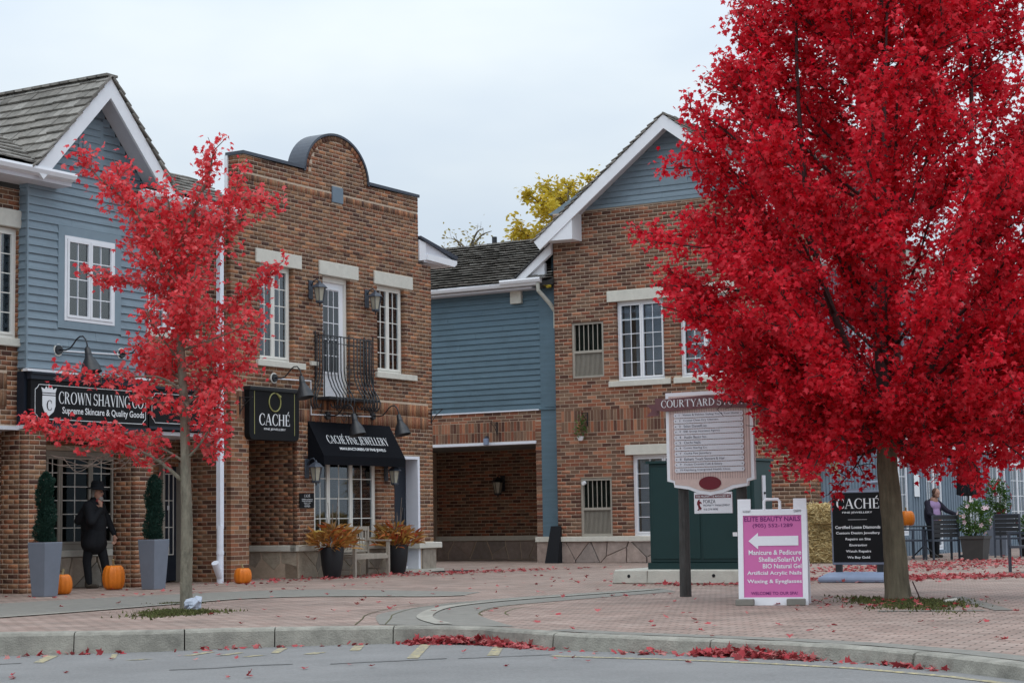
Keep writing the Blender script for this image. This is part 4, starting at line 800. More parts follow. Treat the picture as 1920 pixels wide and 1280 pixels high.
# ------------------------------------------------------------------ things fixed to the shop fronts
def gooseneck(u, z, label, w=0, ring=True):
    r = rootA('gooseneck_lamp', u, w, z, label, 'wall lamp', 'black gooseneck barn lamps on the shop fronts')
    MB().tube([(0, .0, 0), (0, -.05, 0)], [.085, .07], 14).build('base_plate', 'dark_metal', r)
    if ring: MB().tube([(0, .012, 0), (0, -.018, 0)], .1, 14).build('mounting_ring', 'cream_frame', r)
    a = [(0, -.05, 0), (0, -.17, -.012), (0, -.26, -.008)] + [(0, -.27 - .1 * t, .17 * math.sin(t * math.pi / 2 * 1.0) ** 1.5) for t in (.35, .7, 1.0, 1.3)] + [(0, -.45, .185), (0, -.52, .2), (0, -.59, .17), (0, -.635, .09), (0, -.645, -.02)]
    a = [(0, -.05, 0), (0, -.18, -.012), (0, -.27, .01), (0, -.34, .07), (0, -.41, .145), (0, -.48, .185), (0, -.55, .185), (0, -.61, .13), (0, -.64, .05), (0, -.645, -.03)]
    MB().tube(a, .0125, 8).build('arm', 'dark_metal', r, smooth=True)
    T = Matrix.Translation((0, -.645, -.02)) @ Matrix.Rotation(RAD(-14), 4, 'X') @ Matrix.Diagonal((1.15, 1.15, 1.08, 1))
    MB(T).lathe([(.022, .03), (.04, .0), (.045, -.07), (.05, -.075), (.05, -.09), (.052, -.12), (.095, -.2), (.125, -.27), (.14, -.36), (.146, -.365), (.136, -.36), (.12, -.27), (.05, -.14)], 22).build('shade', 'dark_metal', r, smooth=True)
    MB(T).ball((0, 0, -.25), .045, n=8).build('bulb', 'lamp_glass', r, smooth=True)
gooseneck(-4.29, 3.84, 'gooseneck lamp over the crest at the left end of the shaving shop sign')
gooseneck(-2.84, 3.88, 'gooseneck lamp over the right part of the shaving shop sign, behind red leaves')
gooseneck(1.23, 3.71, 'gooseneck lamp above the hanging black sign with gold ring')
gooseneck(2.86, 3.08, 'gooseneck lamp above the middle of the black awning', ring=False)
gooseneck(4.37, 3.13, 'gooseneck lamp above the right end of the black awning', ring=False)
tag(MB(Matrix.Translation(W(-4.2, .03, 3.83))).tube([(0, 0, 0), tuple(AV * 1.3 + Vector((0, 0, .03)))], .012, 6).build('conduit', 'white_trim'), 'thin white conduit joining the two lamps over the shaving shop sign', 'conduit')
def lantern(u, z, label, s=1., w=0, fn=rootA, m='slate_metal'):
    r = fn('wall_lantern', u, w, z, label, 'wall lantern', 'carriage lanterns on the brick fronts')
    MB().box(-.055 * s, .055 * s, -.03, .0, -.16 * s, .16 * s).build('back_plate', m, r, bevel=.01)
    MB().tube([(0, -.02, .06 * s), (0, -.08 * s, .15 * s), (0, -.15 * s, .17 * s), (0, -.19 * s, .12 * s)], .012, 8).build('arm', m, r, smooth=True)
    c = Matrix.Translation((0, -.2 * s, 0)) @ Matrix.Rotation(RAD(30), 4, 'Z')
    MB(c).lathe([(.145 * s, .02 * s), (.13 * s, .035 * s), (.07 * s, .085 * s), (.03 * s, .10 * s), (.012 * s, .135 * s)], 6).build('cap', m, r)
    MB(c).lathe([(.06 * s, -.2 * s), (.1 * s, .018 * s)], 6).build('glass_panes', 'lamp_glass', r)
    f = MB(c)
    for k in range(6): a = RAD(60 * k); f.tube([(.064 * s * math.cos(a), .064 * s * math.sin(a), -.2 * s), (.104 * s * math.cos(a), .104 * s * math.sin(a), .02 * s)], .007 * s, 5)
    f.lathe([(.05 * s, -.24 * s), (.075 * s, -.225 * s), (.075 * s, -.2 * s)], 6).tube([(0, 0, -.235 * s), (0, 0, -.29 * s)], [.02 * s, .006 * s], 6); f.build('cage', m, r)
lantern(2.36, 5.47, 'carriage lantern on the brick left of the balcony door', 1.15); lantern(4.2, 5.47, 'carriage lantern left of the upper right window of the jewellery shop', 1.15)
lantern(2.21, 2.05, 'carriage lantern left of the shop window under the awning', 1.15); lantern(4.82, 2.02, 'carriage lantern on the brick pier by the navy shop door', 1.1)
lantern(-3.6 + 0, 2.0, 'dark lantern deep in the shaded brick alcove', 1.3, 0, lambda n, u, w, z, *a: rootB(n, 16.09, -4.1, z, *a), 'dark_metal')
# juliet balcony
b = rootA('juliet_balcony', 2.5, 0, 3.2, 'small black wrought iron balcony with bulging bars under the white door', 'balcony')
BW = 1.61; top = 1.40
MB().box(-.02, BW + .02, -.36, -.003, .17, .22).build('floor_plate', 'dark_metal', b)
rl_ = MB(); rl_.tube([(0, 0, top), (0, -.22, top), (BW, -.22, top), (BW, 0, top)], .013, 6).tube([(0, 0, top - .14), (0, -.22, top - .14), (BW, -.22, top - .14), (BW, 0, top - .14)], .009, 6).tube([(-.0, -.02, .2), (0, -.36, .2), (BW, -.36, .2), (BW, -.02, .2)], .012, 6); rl_.build('rail', 'dark_metal', b)
for x, y in ((0, -.22), (BW, -.22), (0, -.01), (BW, -.01), (BW * .5, -.22)):
    MB().tube([(x, y, .2), (x, y, top + (.09 if x != BW * .5 else .05))], .014, 6).build('post', 'dark_metal', b)
def belly(x, y0, dx, dy): return [(x + dx * k, y0 + dy * k, z) for k, z in ((0, top), (0, .75), (.1, .58), (.42, .4), (.8, .27), (1., .16), (.95, .06), (.7, 0), (.42, .02), (.3, .08))]
for i in range(1, 15):
    if abs(i / 15 * BW - BW * .5) < .06: continue
    MB().tube(belly(i / 15 * BW, -.22, 0, -.24), .0135, 6).build('bar', 'dark_metal', b, smooth=True)
for i in range(3):
    y = -.05 - .065 * i; MB().tube(belly(0, y, -.2, 0), .0135, 6).build('bar', 'dark_metal', b, smooth=True); MB().tube(belly(BW, y, .2, 0), .0135, 6).build('bar', 'dark_metal', b, smooth=True)
sc = MB()
def spiral(cx, y, cz, r, turns, sg=1): return [(cx + sg * r * (1 - t / 26) * math.cos(t * turns * .42), y, cz + r * (1 - t / 26) * math.sin(t * turns * .42)) for t in range(24)]
for cx, sg in ((BW * .42, 1), (BW * .62, -1)): sc.tube(spiral(cx, -.2, -.16, .13, 1, sg), .008, 5)
for cx in (.05, .14): sc.tube(spiral(BW * .5 + cx - .1, -.225, .62 + cx, .055, 1), .006, 5); sc.tube(spiral(BW * .5 + cx - .1, -.225, .85 - cx, .055, 1, -1), .006, 5)
for x in (.07, BW - .16): sc.tube(spiral(x + .05, -.222, top - .07, .05, 1), .006, 5)
sc.tube([(BW * .36, -.01, .17), (BW * .34, -.1, 0), (BW * .4, -.2, -.12)], .009, 5).tube([(.2, -.01, .1), (.16, -.03, -.05), (.26, -.03, -.12)], .008, 5).tube([(BW - .3, -.01, .1), (BW - .35, -.03, -.05), (BW - .2, -.03, -.12)], .008, 5)
sc.build('scrollwork', 'dark_metal', b, smooth=True)
# black awning
a = rootA('awning', 2.26, 0, 2.1, 'black sloping fabric awning with white lettering over the shop window', 'awning')
AW = 2.71; pr = [(0, .86), (-.38, .19), (-.385, 0.02), (-.37, 0.02), (-.365, .17), (0, .80)]
MB().add([(x, y, z) for x in (0, AW) for y, z in pr], [tuple(range(6)), tuple(range(11, 5, -1))] + [(i, (i + 1) % 6, (i + 1) % 6 + 6, i + 6) for i in range(6)]).build('canopy', 'awning_cloth', a)
for x in (.0, AW): MB().add([(x, 0, .84), (x, -.37, .18), (x, -.37, .03), (x, 0, .03)], [(0, 1, 2, 3)]).build('side_panel', 'awning_cloth', a)
MB().tube([(.02, -.35, .03), (AW - .02, -.35, .03)], .012, 6).build('frame_bar', 'dark_metal', a)
th = math.atan2(.38, .67); AM = Matrix.Translation((0, -.38, .19)) @ Matrix.Rotation(-th, 4, 'X')
letters(a, 'lettering', 'CACHÉ FINE JEWELLERY', AM, .34, 2.36, .28, .46, d=-.006, kind='serif'); letters(a, 'lettering', 'MANUFACTURERS OF FINE JEWELS', AM, .62, 2.14, .12, .2, d=-.006, bold=.02)
# hanging box sign of the jeweller
s = rootA('shop_sign', .38, .1, 2.55, 'black box sign with gold ring hung across the porch opening', 'sign')
SW = 1.46
def rounded(x0, x1, z0, z1, r): return [(x0, z1), (x0, z0 + r)] + [(x0 + r - r * math.cos(RAD(t)), z0 + r - r * math.sin(RAD(t))) for t in (30, 60)] + [(x0 + r, z0), (x1 - r, z0)] + [(x1 - r + r * math.sin(RAD(t)), z0 + r - r * math.cos(RAD(t))) for t in (30, 60)] + [(x1, z0 + r), (x1, z1)]
MB().prism(rounded(0, SW, 0, .93, .1), -.02, .16).build('panel', 'black_sign', s)
MB().box(-.03, SW + .03, -.07, .18, .93, .965).box(-.015, SW + .015, -.05, .17, .9, .93).build('cornice', 'dark_metal', s)
MB().box(.135, .147, -.024, -.02, .1, .88).box(SW - .147, SW - .135, -.024, -.02, .1, .88).build('gold_line', 'letter_gold', s)
MB().tube([(SW * .5 + .17 * math.sin(RAD(t)), -.028, .70 + .17 * math.cos(RAD(t))) for t in range(12, 361, 12)] , .012, 6).tube([(SW * .5 + .06, -.03, .86), (SW * .5 + .15, -.03, .80)], [.012, .03], 6).build('ring_emblem', 'letter_gold', s)
letters(s, 'lettering', 'CACHÉ', I4, .27, 1.17, .27, .48, d=-.026, kind='serif'); letters(s, 'lettering', 'FINE JEWELLERY', I4, .41, 1.05, .17, .22, d=-.026, bold=.01)
# little plaque beside the shop window
q = rootA('wall_plaque', 1.98, .012, 1.31, 'small black plaque with white lines beside the shop window', 'plaque')
MB().box(0, .44, -.012, 0, 0, .28).build('panel', 'black_sign', q); letters(q, 'lettering', 'CACHÉ', I4, .13, .31, .205, .255, d=-.016, kind='serif')
for i, (t, w) in enumerate((('Certified Loose Diamonds', .33), ('Custom Design Jewellery', .33), ('Repairs on Site', .2), ('Engraving', .16), ('Watch Repairs', .18))): letters(q, 'lettering', t, I4, .22 - w / 2, .22 + w / 2, .152 - i * .034, .176 - i * .034, d=-.016, bold=.02)
# shaving shop sign, two panels
s = rootA('shop_sign', -4.94, .03, 2.62, 'long black shop sign with white crowned shield crest', 'sign')
SW = 2.68
MB().box(0, SW, -.05, .03, 0, .72).build('panel', 'black_sign', s); MB().box(-.02, SW + .02, -.1, .03, .80, .83).box(-.015, SW + .015, -.075, .03, .72, .80).box(-.01, SW + .01, -.065, .03, -.03, .03).build('moulding', 'navy_paint', s)
def border(x0, x1, z0, z1, c=.08, t=.011):
    P = [(x0, z0 + c), (x0, z1 - c), (x0 + c * .6, z1 - c * .6), (x0 + c, z1), (x1 - c, z1), (x1 - c * .6, z1 - c * .6), (x1, z1 - c), (x1, z0 + c), (x1 - c * .6, z0 + c * .6), (x1 - c, z0), (x0 + c, z0), (x0 + c * .6, z0 + c * .6), (x0, z0 + c)]
    o = MB()
    for p, q_ in zip(P[:-1], P[1:]): o.tube([(p[0], -.052, p[1]), (q_[0], -.052, q_[1])], t / 2, 4)
    return o
border(.09, SW - .06, .1, .64).build('border', 'letter_white', s)
cx, cz = .385, .17
MB().prism([(cx - .14, cz + .3), (cx - .14, cz + .14), (cx - .1, cz + .05), (cx, cz - .02), (cx + .1, cz + .05), (cx + .14, cz + .14), (cx + .14, cz + .3)], -.058, -.05).prism([(cx - .14, cz + .315), (cx + .14, cz + .315), (cx + .14, cz + .335), (cx - .14, cz + .335)], -.058, -.05).prism([(cx - .14, cz + .35), (cx + .14, cz + .35), (cx + .165, cz + .43), (cx + .09, cz + .4), (cx + .06, cz + .45), (cx + .02, cz + .4), (cx, cz + .49), (cx - .02, cz + .4), (cx - .06, cz + .45), (cx - .09, cz + .4), (cx - .165, cz + .43)], -.058, -.05).build('crest', 'letter_white', s)
letters(s, 'crest_letter', 'C', I4, cx - .055, cx + .055, cz + .07, cz + .23, 'black_sign', -.063, 'serif')
letters(s, 'lettering', 'CROWN SHAVING CO.', I4, .6, 2.6, .36, .55, d=-.055, kind='serif'); letters(s, 'lettering', 'Supreme Skincare & Quality Goods', I4, .68, 2.58, .17, .31, d=-.055, bold=.012)
s2 = rootA('shop_sign', -2.2, .0, 2.68, 'shorter black sign panel above the shaded shop door, mostly behind leaves', 'sign')
MB().box(0, 1.74, -.05, .25, 0, .66).build('panel', 'black_sign', s2); MB().box(-.0, 1.76, -.08, .25, .66, .70).box(0, 1.75, -.06, .25, -.03, .02).build('moulding', 'navy_paint', s2); border(.07, 1.66, .08, .58).build('border', 'letter_white', s2)
# iron brackets for hanging baskets
def bracket(fn, u, w, z, label):
    r = fn('basket_bracket', u, w, z, label, 'bracket', 'black iron basket brackets')
    MB().box(-.012, .012, -.014, 0, -.2, .12).build('back_bar', 'dark_metal', r); MB().tube([(0, -.01, .1), (0, -.3, .1)], .009, 6).tube([(0, -.01, -.16), (0, -.12, -.02), (0, -.28, .09)], .008, 6).tube(spiral(0, 0, 0, .04, 1), .005, 5, Matrix.Translation((0, -.1, .04)) @ Matrix.Rotation(RAD(90), 4, 'Z')).build('arm', 'dark_metal', r)
bracket(rootA, .25, .0, 3.2, 'iron bracket left of the hanging jeweller sign'); bracket(rootA, 6.5, 0, 3.25, 'iron bracket at the right corner of the arched shop')
bracket(rootB, 12.74, -2.2, 3.3, 'iron bracket on the brick beam over the alcove'); bracket(rootB, 12.42, .5, 3.4, 'iron bracket above the little hanging plant')
bt_ = rootB('alcove_lamp', 12.70, -2.45, 2.86, 'small grey bulkhead lamp on the beam over the alcove', 'lamp'); MB().box(-.06, .06, -.12, -.04, .0, .16).build('body', 'base_blue', bt_, bevel=.01); MB().box(-.03, .03, -.1, .0, .16, .22).build('bracket_arm', 'slate_metal', bt_)
# black wedge at the foot of the blue post
r = rootB('door_wedge_panel', 12.2, -.42, 0, 'black tapered panel standing at the foot of the blue corner post', 'panel'); MB().add([(-.19, 0, 0), (.16, 0, 0), (.16, .3, 0), (-.19, .3, 0), (-.11, .18, .87), (.16, .18, .87), (.16, .22, .87), (-.11, .22, .87)], [(0, 3, 2, 1), (4, 5, 6, 7), (0, 1, 5, 4), (1, 2, 6, 5), (2, 3, 7, 6), (3, 0, 4, 7)]).build('panel', 'cloth_black', r)
r = rootA('door_mat', 6.0, .75, 0, 'thin black mat on the paving outside the navy door', 'mat'); MB().box(-.3, .55, -.25, .25, .0, .018).build('mat', 'cloth_black', r)
# ------------------------------------------------------------------ things on the plaza
def tapered(u, w, label):
    r = rootA('tapered_planter', u, w, 0, label, 'planter', 'tall square slate-grey planters')
    MB().frustum(.135, .135, .182, .182, 0, .8).build('pot', 'planter_grey', r, bevel=.008); MB().box(-.165, .165, -.165, .165, .79, .805).build('soil', 'soil', r)
tapered(-5.72, 1.2, 'tall square slate-grey planter beside the leftmost brick pillar'); tapered(-3.02, .9, 'tall square slate-grey planter right of the big pumpkin')
def pumpkin(X, Y, r_, h, label, z=0, group='orange pumpkins'):
    o = root('pumpkin', (X, Y, z), rnd.uniform(0, 6), label, 'pumpkin', group)
    MB().lathe([(.02, .02 * h)] + [(r_ * math.sin(math.pi * (.1 + .82 * t / 10)) ** .62, h * (.5 - .5 * math.cos(math.pi * t / 10))) for t in range(1, 10)] + [(r_ * .12, h * .95)], 48, lobes=12, lobe=.1).build('body', 'pumpkin', o, smooth=True)
    MB().tube([(0, 0, h * .9), (.01, 0, h * 1.05), (.035, .01, h * 1.22)], [.028, .018, .022], 6).build('stem', 'stalk', o)
p_ = W(-5.02, .86); pumpkin(p_.x, p_.y, .155, .31, 'smallest pumpkin half hidden behind the left planter')
p_ = W(-3.3, .3); pumpkin(p_.x, p_.y, .185, .40, 'biggest pumpkin at the man\'s feet by the brick pillar'); p_ = W(-.62, .78); pumpkin(p_.x, p_.y, .155, .275, 'round pumpkin in front of the white drainpipe pillar')
pumpkin(9.28, 44.0, .2, .36, 'pumpkin on the patio table behind the big maple trunk', .74)
def black_pot(u, w, label):
    r = rootA('round_planter', u, w, 0, label, 'planter', 'tall round black planters by the jewellery shop')
    MB().lathe([(.15, 0), (.155, .01), (.2, .25), (.225, .55), (.215, .575), (.2, .56), (.195, .5)], 28).build('pot', 'planter_black', r, smooth=True); MB().lathe([(.19, .48), (.19, .5)], 16).build('soil', 'soil', r)
    return r
black_pot(2.2, .6, 'tall round black planter left of the wooden bench'); black_pot(4.55, .45, 'tall round black planter right of the wooden bench by the door')
# weathered bench
r = rootA('garden_bench', 2.75, .72, 0, 'weathered grey wooden bench between the two black planters', 'bench'); BWd = 1.1
for x in (0, BWd): MB().box(x - .025, x + .025, -.03, .03, 0, .66).build('leg', 'old_wood', r); MB().box(x - .025, x + .025, .46, .51, 0, .95, Matrix.Identity(4)).build('leg', 'old_wood', r); MB().box(x - .035, x + .035, -.06, .52, .66, .69).build('armrest', 'old_wood', r); MB().box(x - .018, x + .018, .03, .46, .34, .39).build('side_rail', 'old_wood', r); MB().box(x - .015, x + .015, .03, .46, .12, .15).build('stretcher', 'old_wood', r)
for i in range(5): MB().box(.03, BWd - .03, .0 + i * .092, .08 + i * .092, .40, .425).build('seat_slat', 'old_wood', r)
MB().box(.025, BWd - .025, -.02, .02, .33, .40).build('front_rail', 'old_wood', r); MB().box(.025, BWd - .025, .47, .5, .87, .95).build('top_rail', 'old_wood', r); MB().box(.025, BWd - .025, .47, .5, .46, .5).build('lower_rail', 'old_wood', r)
for i in range(11): MB().box(.06 + i * .095, .1 + i * .095, .478, .492, .5, .87).build('back_slat', 'old_wood', r)
# concrete base with green utility cabinet
r = rootB('concrete_base', 0, 7.66, 0, 'long low concrete base under the green utility cabinet', 'concrete base')
MB().add([(0, 0, 0), (2.75, 0, 0), (2.75, 1.3, 0), (0, 1.3, 0), (.03, .03, .22), (2.72, .03, .22), (2.72, 1.27, .22), (.03, 1.27, .22)], [(0, 3, 2, 1), (4, 5, 6, 7), (0, 1, 5, 4), (1, 2, 6, 5), (2, 3, 7, 6), (3, 0, 4, 7)]).build('block', 'concrete', r, bevel=.02)
for x, z in ((.3, .12), (1.75, .13)): MB().tube([(x, .04, z), (x, -.002 + .018 * z / .22 * 0 + .01, z)], .026, 12).build('lifting_hole', 'cloth_black', r)
MB().box(.62, .625, .0, .03, .02, .2).build('form_line', 'kerb_concrete', r)
r = rootB('utility_cabinet', .2, 8.25, .22, 'dark green metal utility cabinet behind the directory sign', 'utility cabinet')
MB().box(0, 1.78, 0, .7, .1, 1.64).build('body', 'cabinet_green', r, bevel=.012); MB().box(-.03, 1.81, -.03, .73, 0, .1).build('skirt', 'cabinet_green', r); MB().box(-.03, 1.81, -.04, .73, 1.64, 1.68).build('lid', 'cabinet_green', r)
for x0, x1 in ((.05, .87), (.91, 1.73)): MB().box(x0, x1, -.014, -.002, .16, 1.58).build('door', 'cabinet_green', r, bevel=.005)
MB().box(1.78, 1.795, .3, .42, 1.02, 1.42).build('lock_plate', 'slat_white', r); MB().tube([(1.795, .36, 1.15), (1.815, .36, 1.15)], .02, 10).build('lock', 'dark_metal', r); MB().box(1.42, 1.6, -.02, -.014, .5, .56).build('label_plate', 'letter_white', r)
# courtyard directory sign
r = rootB('directory_sign', -4.2, 10.76, 0, 'pink directory sign with plum banner and white name slats on dark posts', 'directory sign')
MB().tube([(.16, .1, -.1), (.16, .1, .5), (.165, .1, 1.0), (.16, .1, 2.3)], [.078, .07, .068, .066], 12).build('post', 'post_wood', r); MB().tube([(.98, .1, -.1), (.98, .1, 2.3)], .068, 12).build('post', 'post_wood', r)
SW = 1.22
def outline(e): return [(e, 2.62 - e), (e, 1.48 + e * .6), (.09 + e * .4, 1.46 + e * .6), (.1 + e * .3, 1.40 + e * .8), (.3, 1.37 + e), (.45, 1.315 + e), (.61, 1.29 + e), (.77, 1.315 + e), (.92, 1.37 + e), (SW - .1 - e * .3, 1.40 + e * .8), (SW - .09 - e * .4, 1.46 + e * .6), (SW - e, 1.48 + e * .6), (SW - e, 2.62 - e)]
MB().prism(outline(0), -.03, .03).build('board', 'white_trim', r); MB().prism(outline(.045), -.036, -.031).build('face', 'plaque_pink', r)
gr_ = MB(); x = .07
while x < SW - .06: gr_.box(x, x + .009, -.0385, -.0362, 1.5, 2.56); x += .034
gr_.build('groove', 'banner_plum' if False else 'tan_pink', r)
MB().prism([(-.13, 2.40), (.02, 2.38), (.6, 2.405), (1.2, 2.38), (1.36, 2.40), (1.36, 2.56), (1.2, 2.54), (.6, 2.565), (.02, 2.54), (-.13, 2.56)], -.075, -.039).build('banner', 'banner_plum', r)
MB().prism([(-.28, 2.33), (-.1, 2.33), (-.1, 2.48), (-.28, 2.48), (-.2, 2.405)], -.03, -.02).build('banner_tail', 'banner_plum', r); MB().prism([(1.33, 2.33), (1.51, 2.33), (1.43, 2.405), (1.51, 2.48), (1.33, 2.48)], -.03, -.02).build('banner_tail', 'banner_plum', r)
letters(r, 'lettering', 'COURTYARD STUDIOS', I4, -.04, 1.27, 2.43, 2.525, d=-.081, kind='serif')
NAMES = ['1   Violets & Dahlias: Styling You & Your Home', '2   Crystal Clean Dry Cleaners', '3   Salon DaniellLuis', '4   SIBI Group Insurance Agency', '4   Audio Basics Inc.', '5   Chichi Nails', '6   Crown Shaving Co.', '7   Caché Fine Jewellery', '8   Esthetic Touch Skincare & Hair', '9   Cookie Crumble Café & Eatery', '10 Kleinburg Intergrated Health Clinic']
for i, t in enumerate(NAMES):
    z = 2.29 - i * .0705; sl_ = MB().prism([(.135, z), (.12, z + .03), (.135, z + .06), (1.085, z + .06), (1.1, z + .03), (1.085, z)], -.052, -.039).build('name_slat', 'slat_white', r)
    letters(sl_, 'lettering', t, I4, .2, .2 + min(.84, .0185 * len(t)), z + .016, z + .048, 'ink', -.055)
    for x in (.15, 1.07): MB().tube([(x, -.052, z + .03), (x, -.056, z + .03)], .006, 8).build('screw', 'ink', sl_)
MB().lathe([(.001, 0), (.155, 0), (.155, .006), (.001, .006)], 28, Matrix.Translation((.61, -.039, 1.445)) @ Matrix.Rotation(RAD(90), 4, 'X') @ Matrix.Diagonal((1, .55, 1, 1))).build('oval', 'maroon', r)
sm = MB().box(.37, .90, -.02, .0, 1.06, 1.33).build('notice_board', 'plastic_white', r); MB().box(.385, .885, -.024, -.021, 1.255, 1.30).build('notice_band', 'maroon', sm)
letters(sm, 'lettering', 'THIS PROPERTY IS MANAGED BY:', I4, .395, .875, 1.263, 1.29, d=-.027, bold=.01); letters(sm, 'lettering', 'FORZA', I4, .5, .67, 1.19, 1.235, 'ink', -.024); letters(sm, 'lettering', 'PROPERTY MANAGEMENT', I4, .5, .87, 1.15, 1.175, 'ink', -.024); letters(sm, 'lettering', '416-274-9898', I4, .5, .7, 1.1, 1.125, 'ink', -.024)
MB().prism([(.41, 1.10), (.43, 1.12), (.425, 1.15), (.41, 1.18), (.415, 1.21), (.43, 1.235), (.45, 1.24), (.445, 1.215), (.47, 1.205), (.48, 1.18), (.46, 1.19), (.445, 1.18), (.455, 1.15), (.475, 1.13), (.46, 1.1), (.45, 1.125), (.44, 1.1)], -.024, -.021).build('horse_emblem', 'maroon', sm)
# pink sandwich board
r = root('sandwich_board', W(-6.15, 12.58), RAD(-13), 'pink and white plastic sandwich board with a big white arrow', 'sandwich board'); PW = .79; LEAN = Matrix.Rotation(RAD(-7), 4, 'X')
pf = MB(LEAN); pf.box(0, .06, 0, .035, 0, 1.06).box(PW - .06, PW, 0, .035, 0, 1.06).box(.06, PW - .06, 0, .035, .0, .09).box(.06, PW - .06, 0, .035, 1.03, 1.09).box(0, .15, 0, .035, 1.06, 1.22).box(PW - .15, PW, 0, .035, 1.06, 1.22).box(.0, PW, .004, .03, 1.085, 1.1)
pf.tube([(PW / 2 - .09, .018, 1.09), (PW / 2 - .09, .018, 1.19), (PW / 2 - .07, .018, 1.215), (PW / 2 + .07, .018, 1.215), (PW / 2 + .09, .018, 1.19), (PW / 2 + .09, .018, 1.09)], .018, 8); pf.build('front_frame', 'plastic_white', r)
MB(Matrix.Translation((0, .42, 0)) @ Matrix.Rotation(RAD(10), 4, 'X')).box(0, .06, 0, .035, 0, 1.1).box(PW - .06, PW, 0, .035, 0, 1.1).box(.06, PW - .06, 0, .035, 0, .09).box(.06, PW - .06, .01, .025, .09, 1.1).build('rear_frame', 'plastic_white', r)
MB(LEAN).box(.06, PW - .06, .012, .024, .09, 1.03).build('panel', 'magenta', r)
letters(r, 'lettering', 'ELITE BEAUTY NAILS', LEAN, .075, PW - .075, .96, 1.015, 'violet_ink', .009, bold=.015); letters(r, 'lettering', '(905) 552-1289', LEAN, .17, .63, .88, .935, 'violet_ink', .009, bold=.012)
MB(LEAN).prism([(.12, .735), (.23, .83), (.23, .79), (.69, .79), (.69, .68), (.23, .68), (.23, .64)], .004, .01).build('arrow', 'plastic_white', r)
for t, x, z, h in (('Manicure & Pedicure', .12, .575, .055), ('Shellac/Solar/UV', .235, .495, .055), ('BIO Natural Gel', .28, .42, .052), ('Artificial Acrylic Nails', .1, .335, .055), ('Waxing & Eyeglasses', .1, .24, .055)): letters(r, 'lettering', t, LEAN, x, PW - .07, z, z + h, 'letter_white', .008, bold=.016)
letters(r, 'lettering', 'WELCOME TO OUR SPA!', LEAN, .14, .67, .12, .155, 'violet_ink', .009, bold=.012)
for X_, nm in ((-.02, 'grey concrete block under the left foot of the pink board'), (.56, 'grey concrete block under the right foot of the pink board')):
    o = root('paving_block', W(-6.15, 12.58) + Vector((X_ * .974 - .01, -X_ * .225 - .01, 0)), RAD(-13), nm, 'block', 'loose concrete blocks'); MB().box(0, .21, -.1, 0.0, 0, .075).build('block', 'grey_paver', o, bevel=.008)
# jeweller's pavement board
r = rootB('pavement_board', 1.1, 10.9, 0, 'black jeweller pavement board on a blue-grey base behind the maple trunk', 'pavement board'); BM = Matrix.Translation((0, 0, .14)); W_ = .86
MB(BM).box(0, W_, 0, .05, .12, 1.24).build('frame', 'board_grey', r, bevel=.01); MB(BM).box(.03, W_ - .03, -.008, -.002, .16, 1.21).build('panel', 'black_sign', r)
MB(BM).box(.05, .15, 0, .05, .0, .12).box(W_ - .15, W_ - .05, 0, .05, .0, .12).build('leg', 'dark_metal', r); MB(BM).tube([(W_ - .36, .02, 1.24), (W_ - .3, .02, 1.34), (W_ - .1, .02, 1.36), (W_ - .02, .02, 1.26)], .03, 8).box(.15, W_ - .2, .01, .04, 1.24, 1.27).build('handle', 'board_grey', r)
MB().add([(-.12, -.3, 0), (W_ + .12, -.3, 0), (W_ + .12, .35, 0), (-.12, .35, 0), (-.14, -.3, .07), (W_ + .14, -.3, .07), (W_ + .14, .35, .07), (-.14, .35, .07), (.0, -.18, .15), (W_, -.18, .15), (W_, .24, .15), (0, .24, .15)], [(0, 3, 2, 1), (8, 9, 10, 11), (0, 1, 5, 4), (1, 2, 6, 5), (2, 3, 7, 6), (3, 0, 4, 7), (4, 5, 9, 8), (5, 6, 10, 9), (6, 7, 11, 10), (7, 4, 8, 11)]).build('base', 'base_blue', r, bevel=.02)
letters(r, 'lettering', 'CACHÉ', BM, .1, .78, .97, 1.12, d=-.011, kind='serif'); letters(r, 'lettering', 'FINE JEWELLERY', BM, .19, .67, .89, .925, d=-.011, bold=.012); MB(BM).box(.28, .58, -.011, -.009, .80, .804).build('rule', 'letter_white', r)
for i, (t, w) in enumerate((('Certified Loose Diamonds', .72), ('Custom Design Jewellery', .7), ('Repairs on Site', .4), ('Engraving', .28), ('Watch Repairs', .4), ('We Buy Gold', .36))): letters(r, 'lettering', t, BM, .43 - w / 2, .43 + w / 2, .665 - i * .092, .712 - i * .092, d=-.011, bold=.02)
# hay bales, bin
def straw_box(parent, name, hx, hy, hz, n, seed):
    rg = np.random.default_rng(seed); k = n; f = rg.integers(0, 6, k); P = rg.uniform(-1, 1, (k, 3)); ax = f // 2; P[np.arange(k), ax] = np.where(f % 2, 1, -1) * rg.uniform(.95, 1.22, k); P = P * np.array([hx, hy, hz])
    d = rg.normal(0, 1, (k, 3)); d[:, 2] *= .5; d /= np.linalg.norm(d, axis=1)[:, None]; s_ = np.cross(d, rg.normal(0, 1, (k, 3))); s_ /= np.linalg.norm(s_, axis=1)[:, None]; ln = rg.uniform(.05, .13, k)[:, None]
    V = np.stack([P - d * ln + s_ * .008, P - d * ln - s_ * .008, P + d * ln - s_ * .006, P + d * ln + s_ * .006], 1).reshape(-1, 3); V[:, 2] += hz; V[:, 2] = np.maximum(V[:, 2], .004); b = np.arange(k)[:, None] * 4; F = np.concatenate([b + [0, 1, 2], b + [0, 2, 3]]); tag(soup(name, V, F, 'hay', parent), kind='stuff')
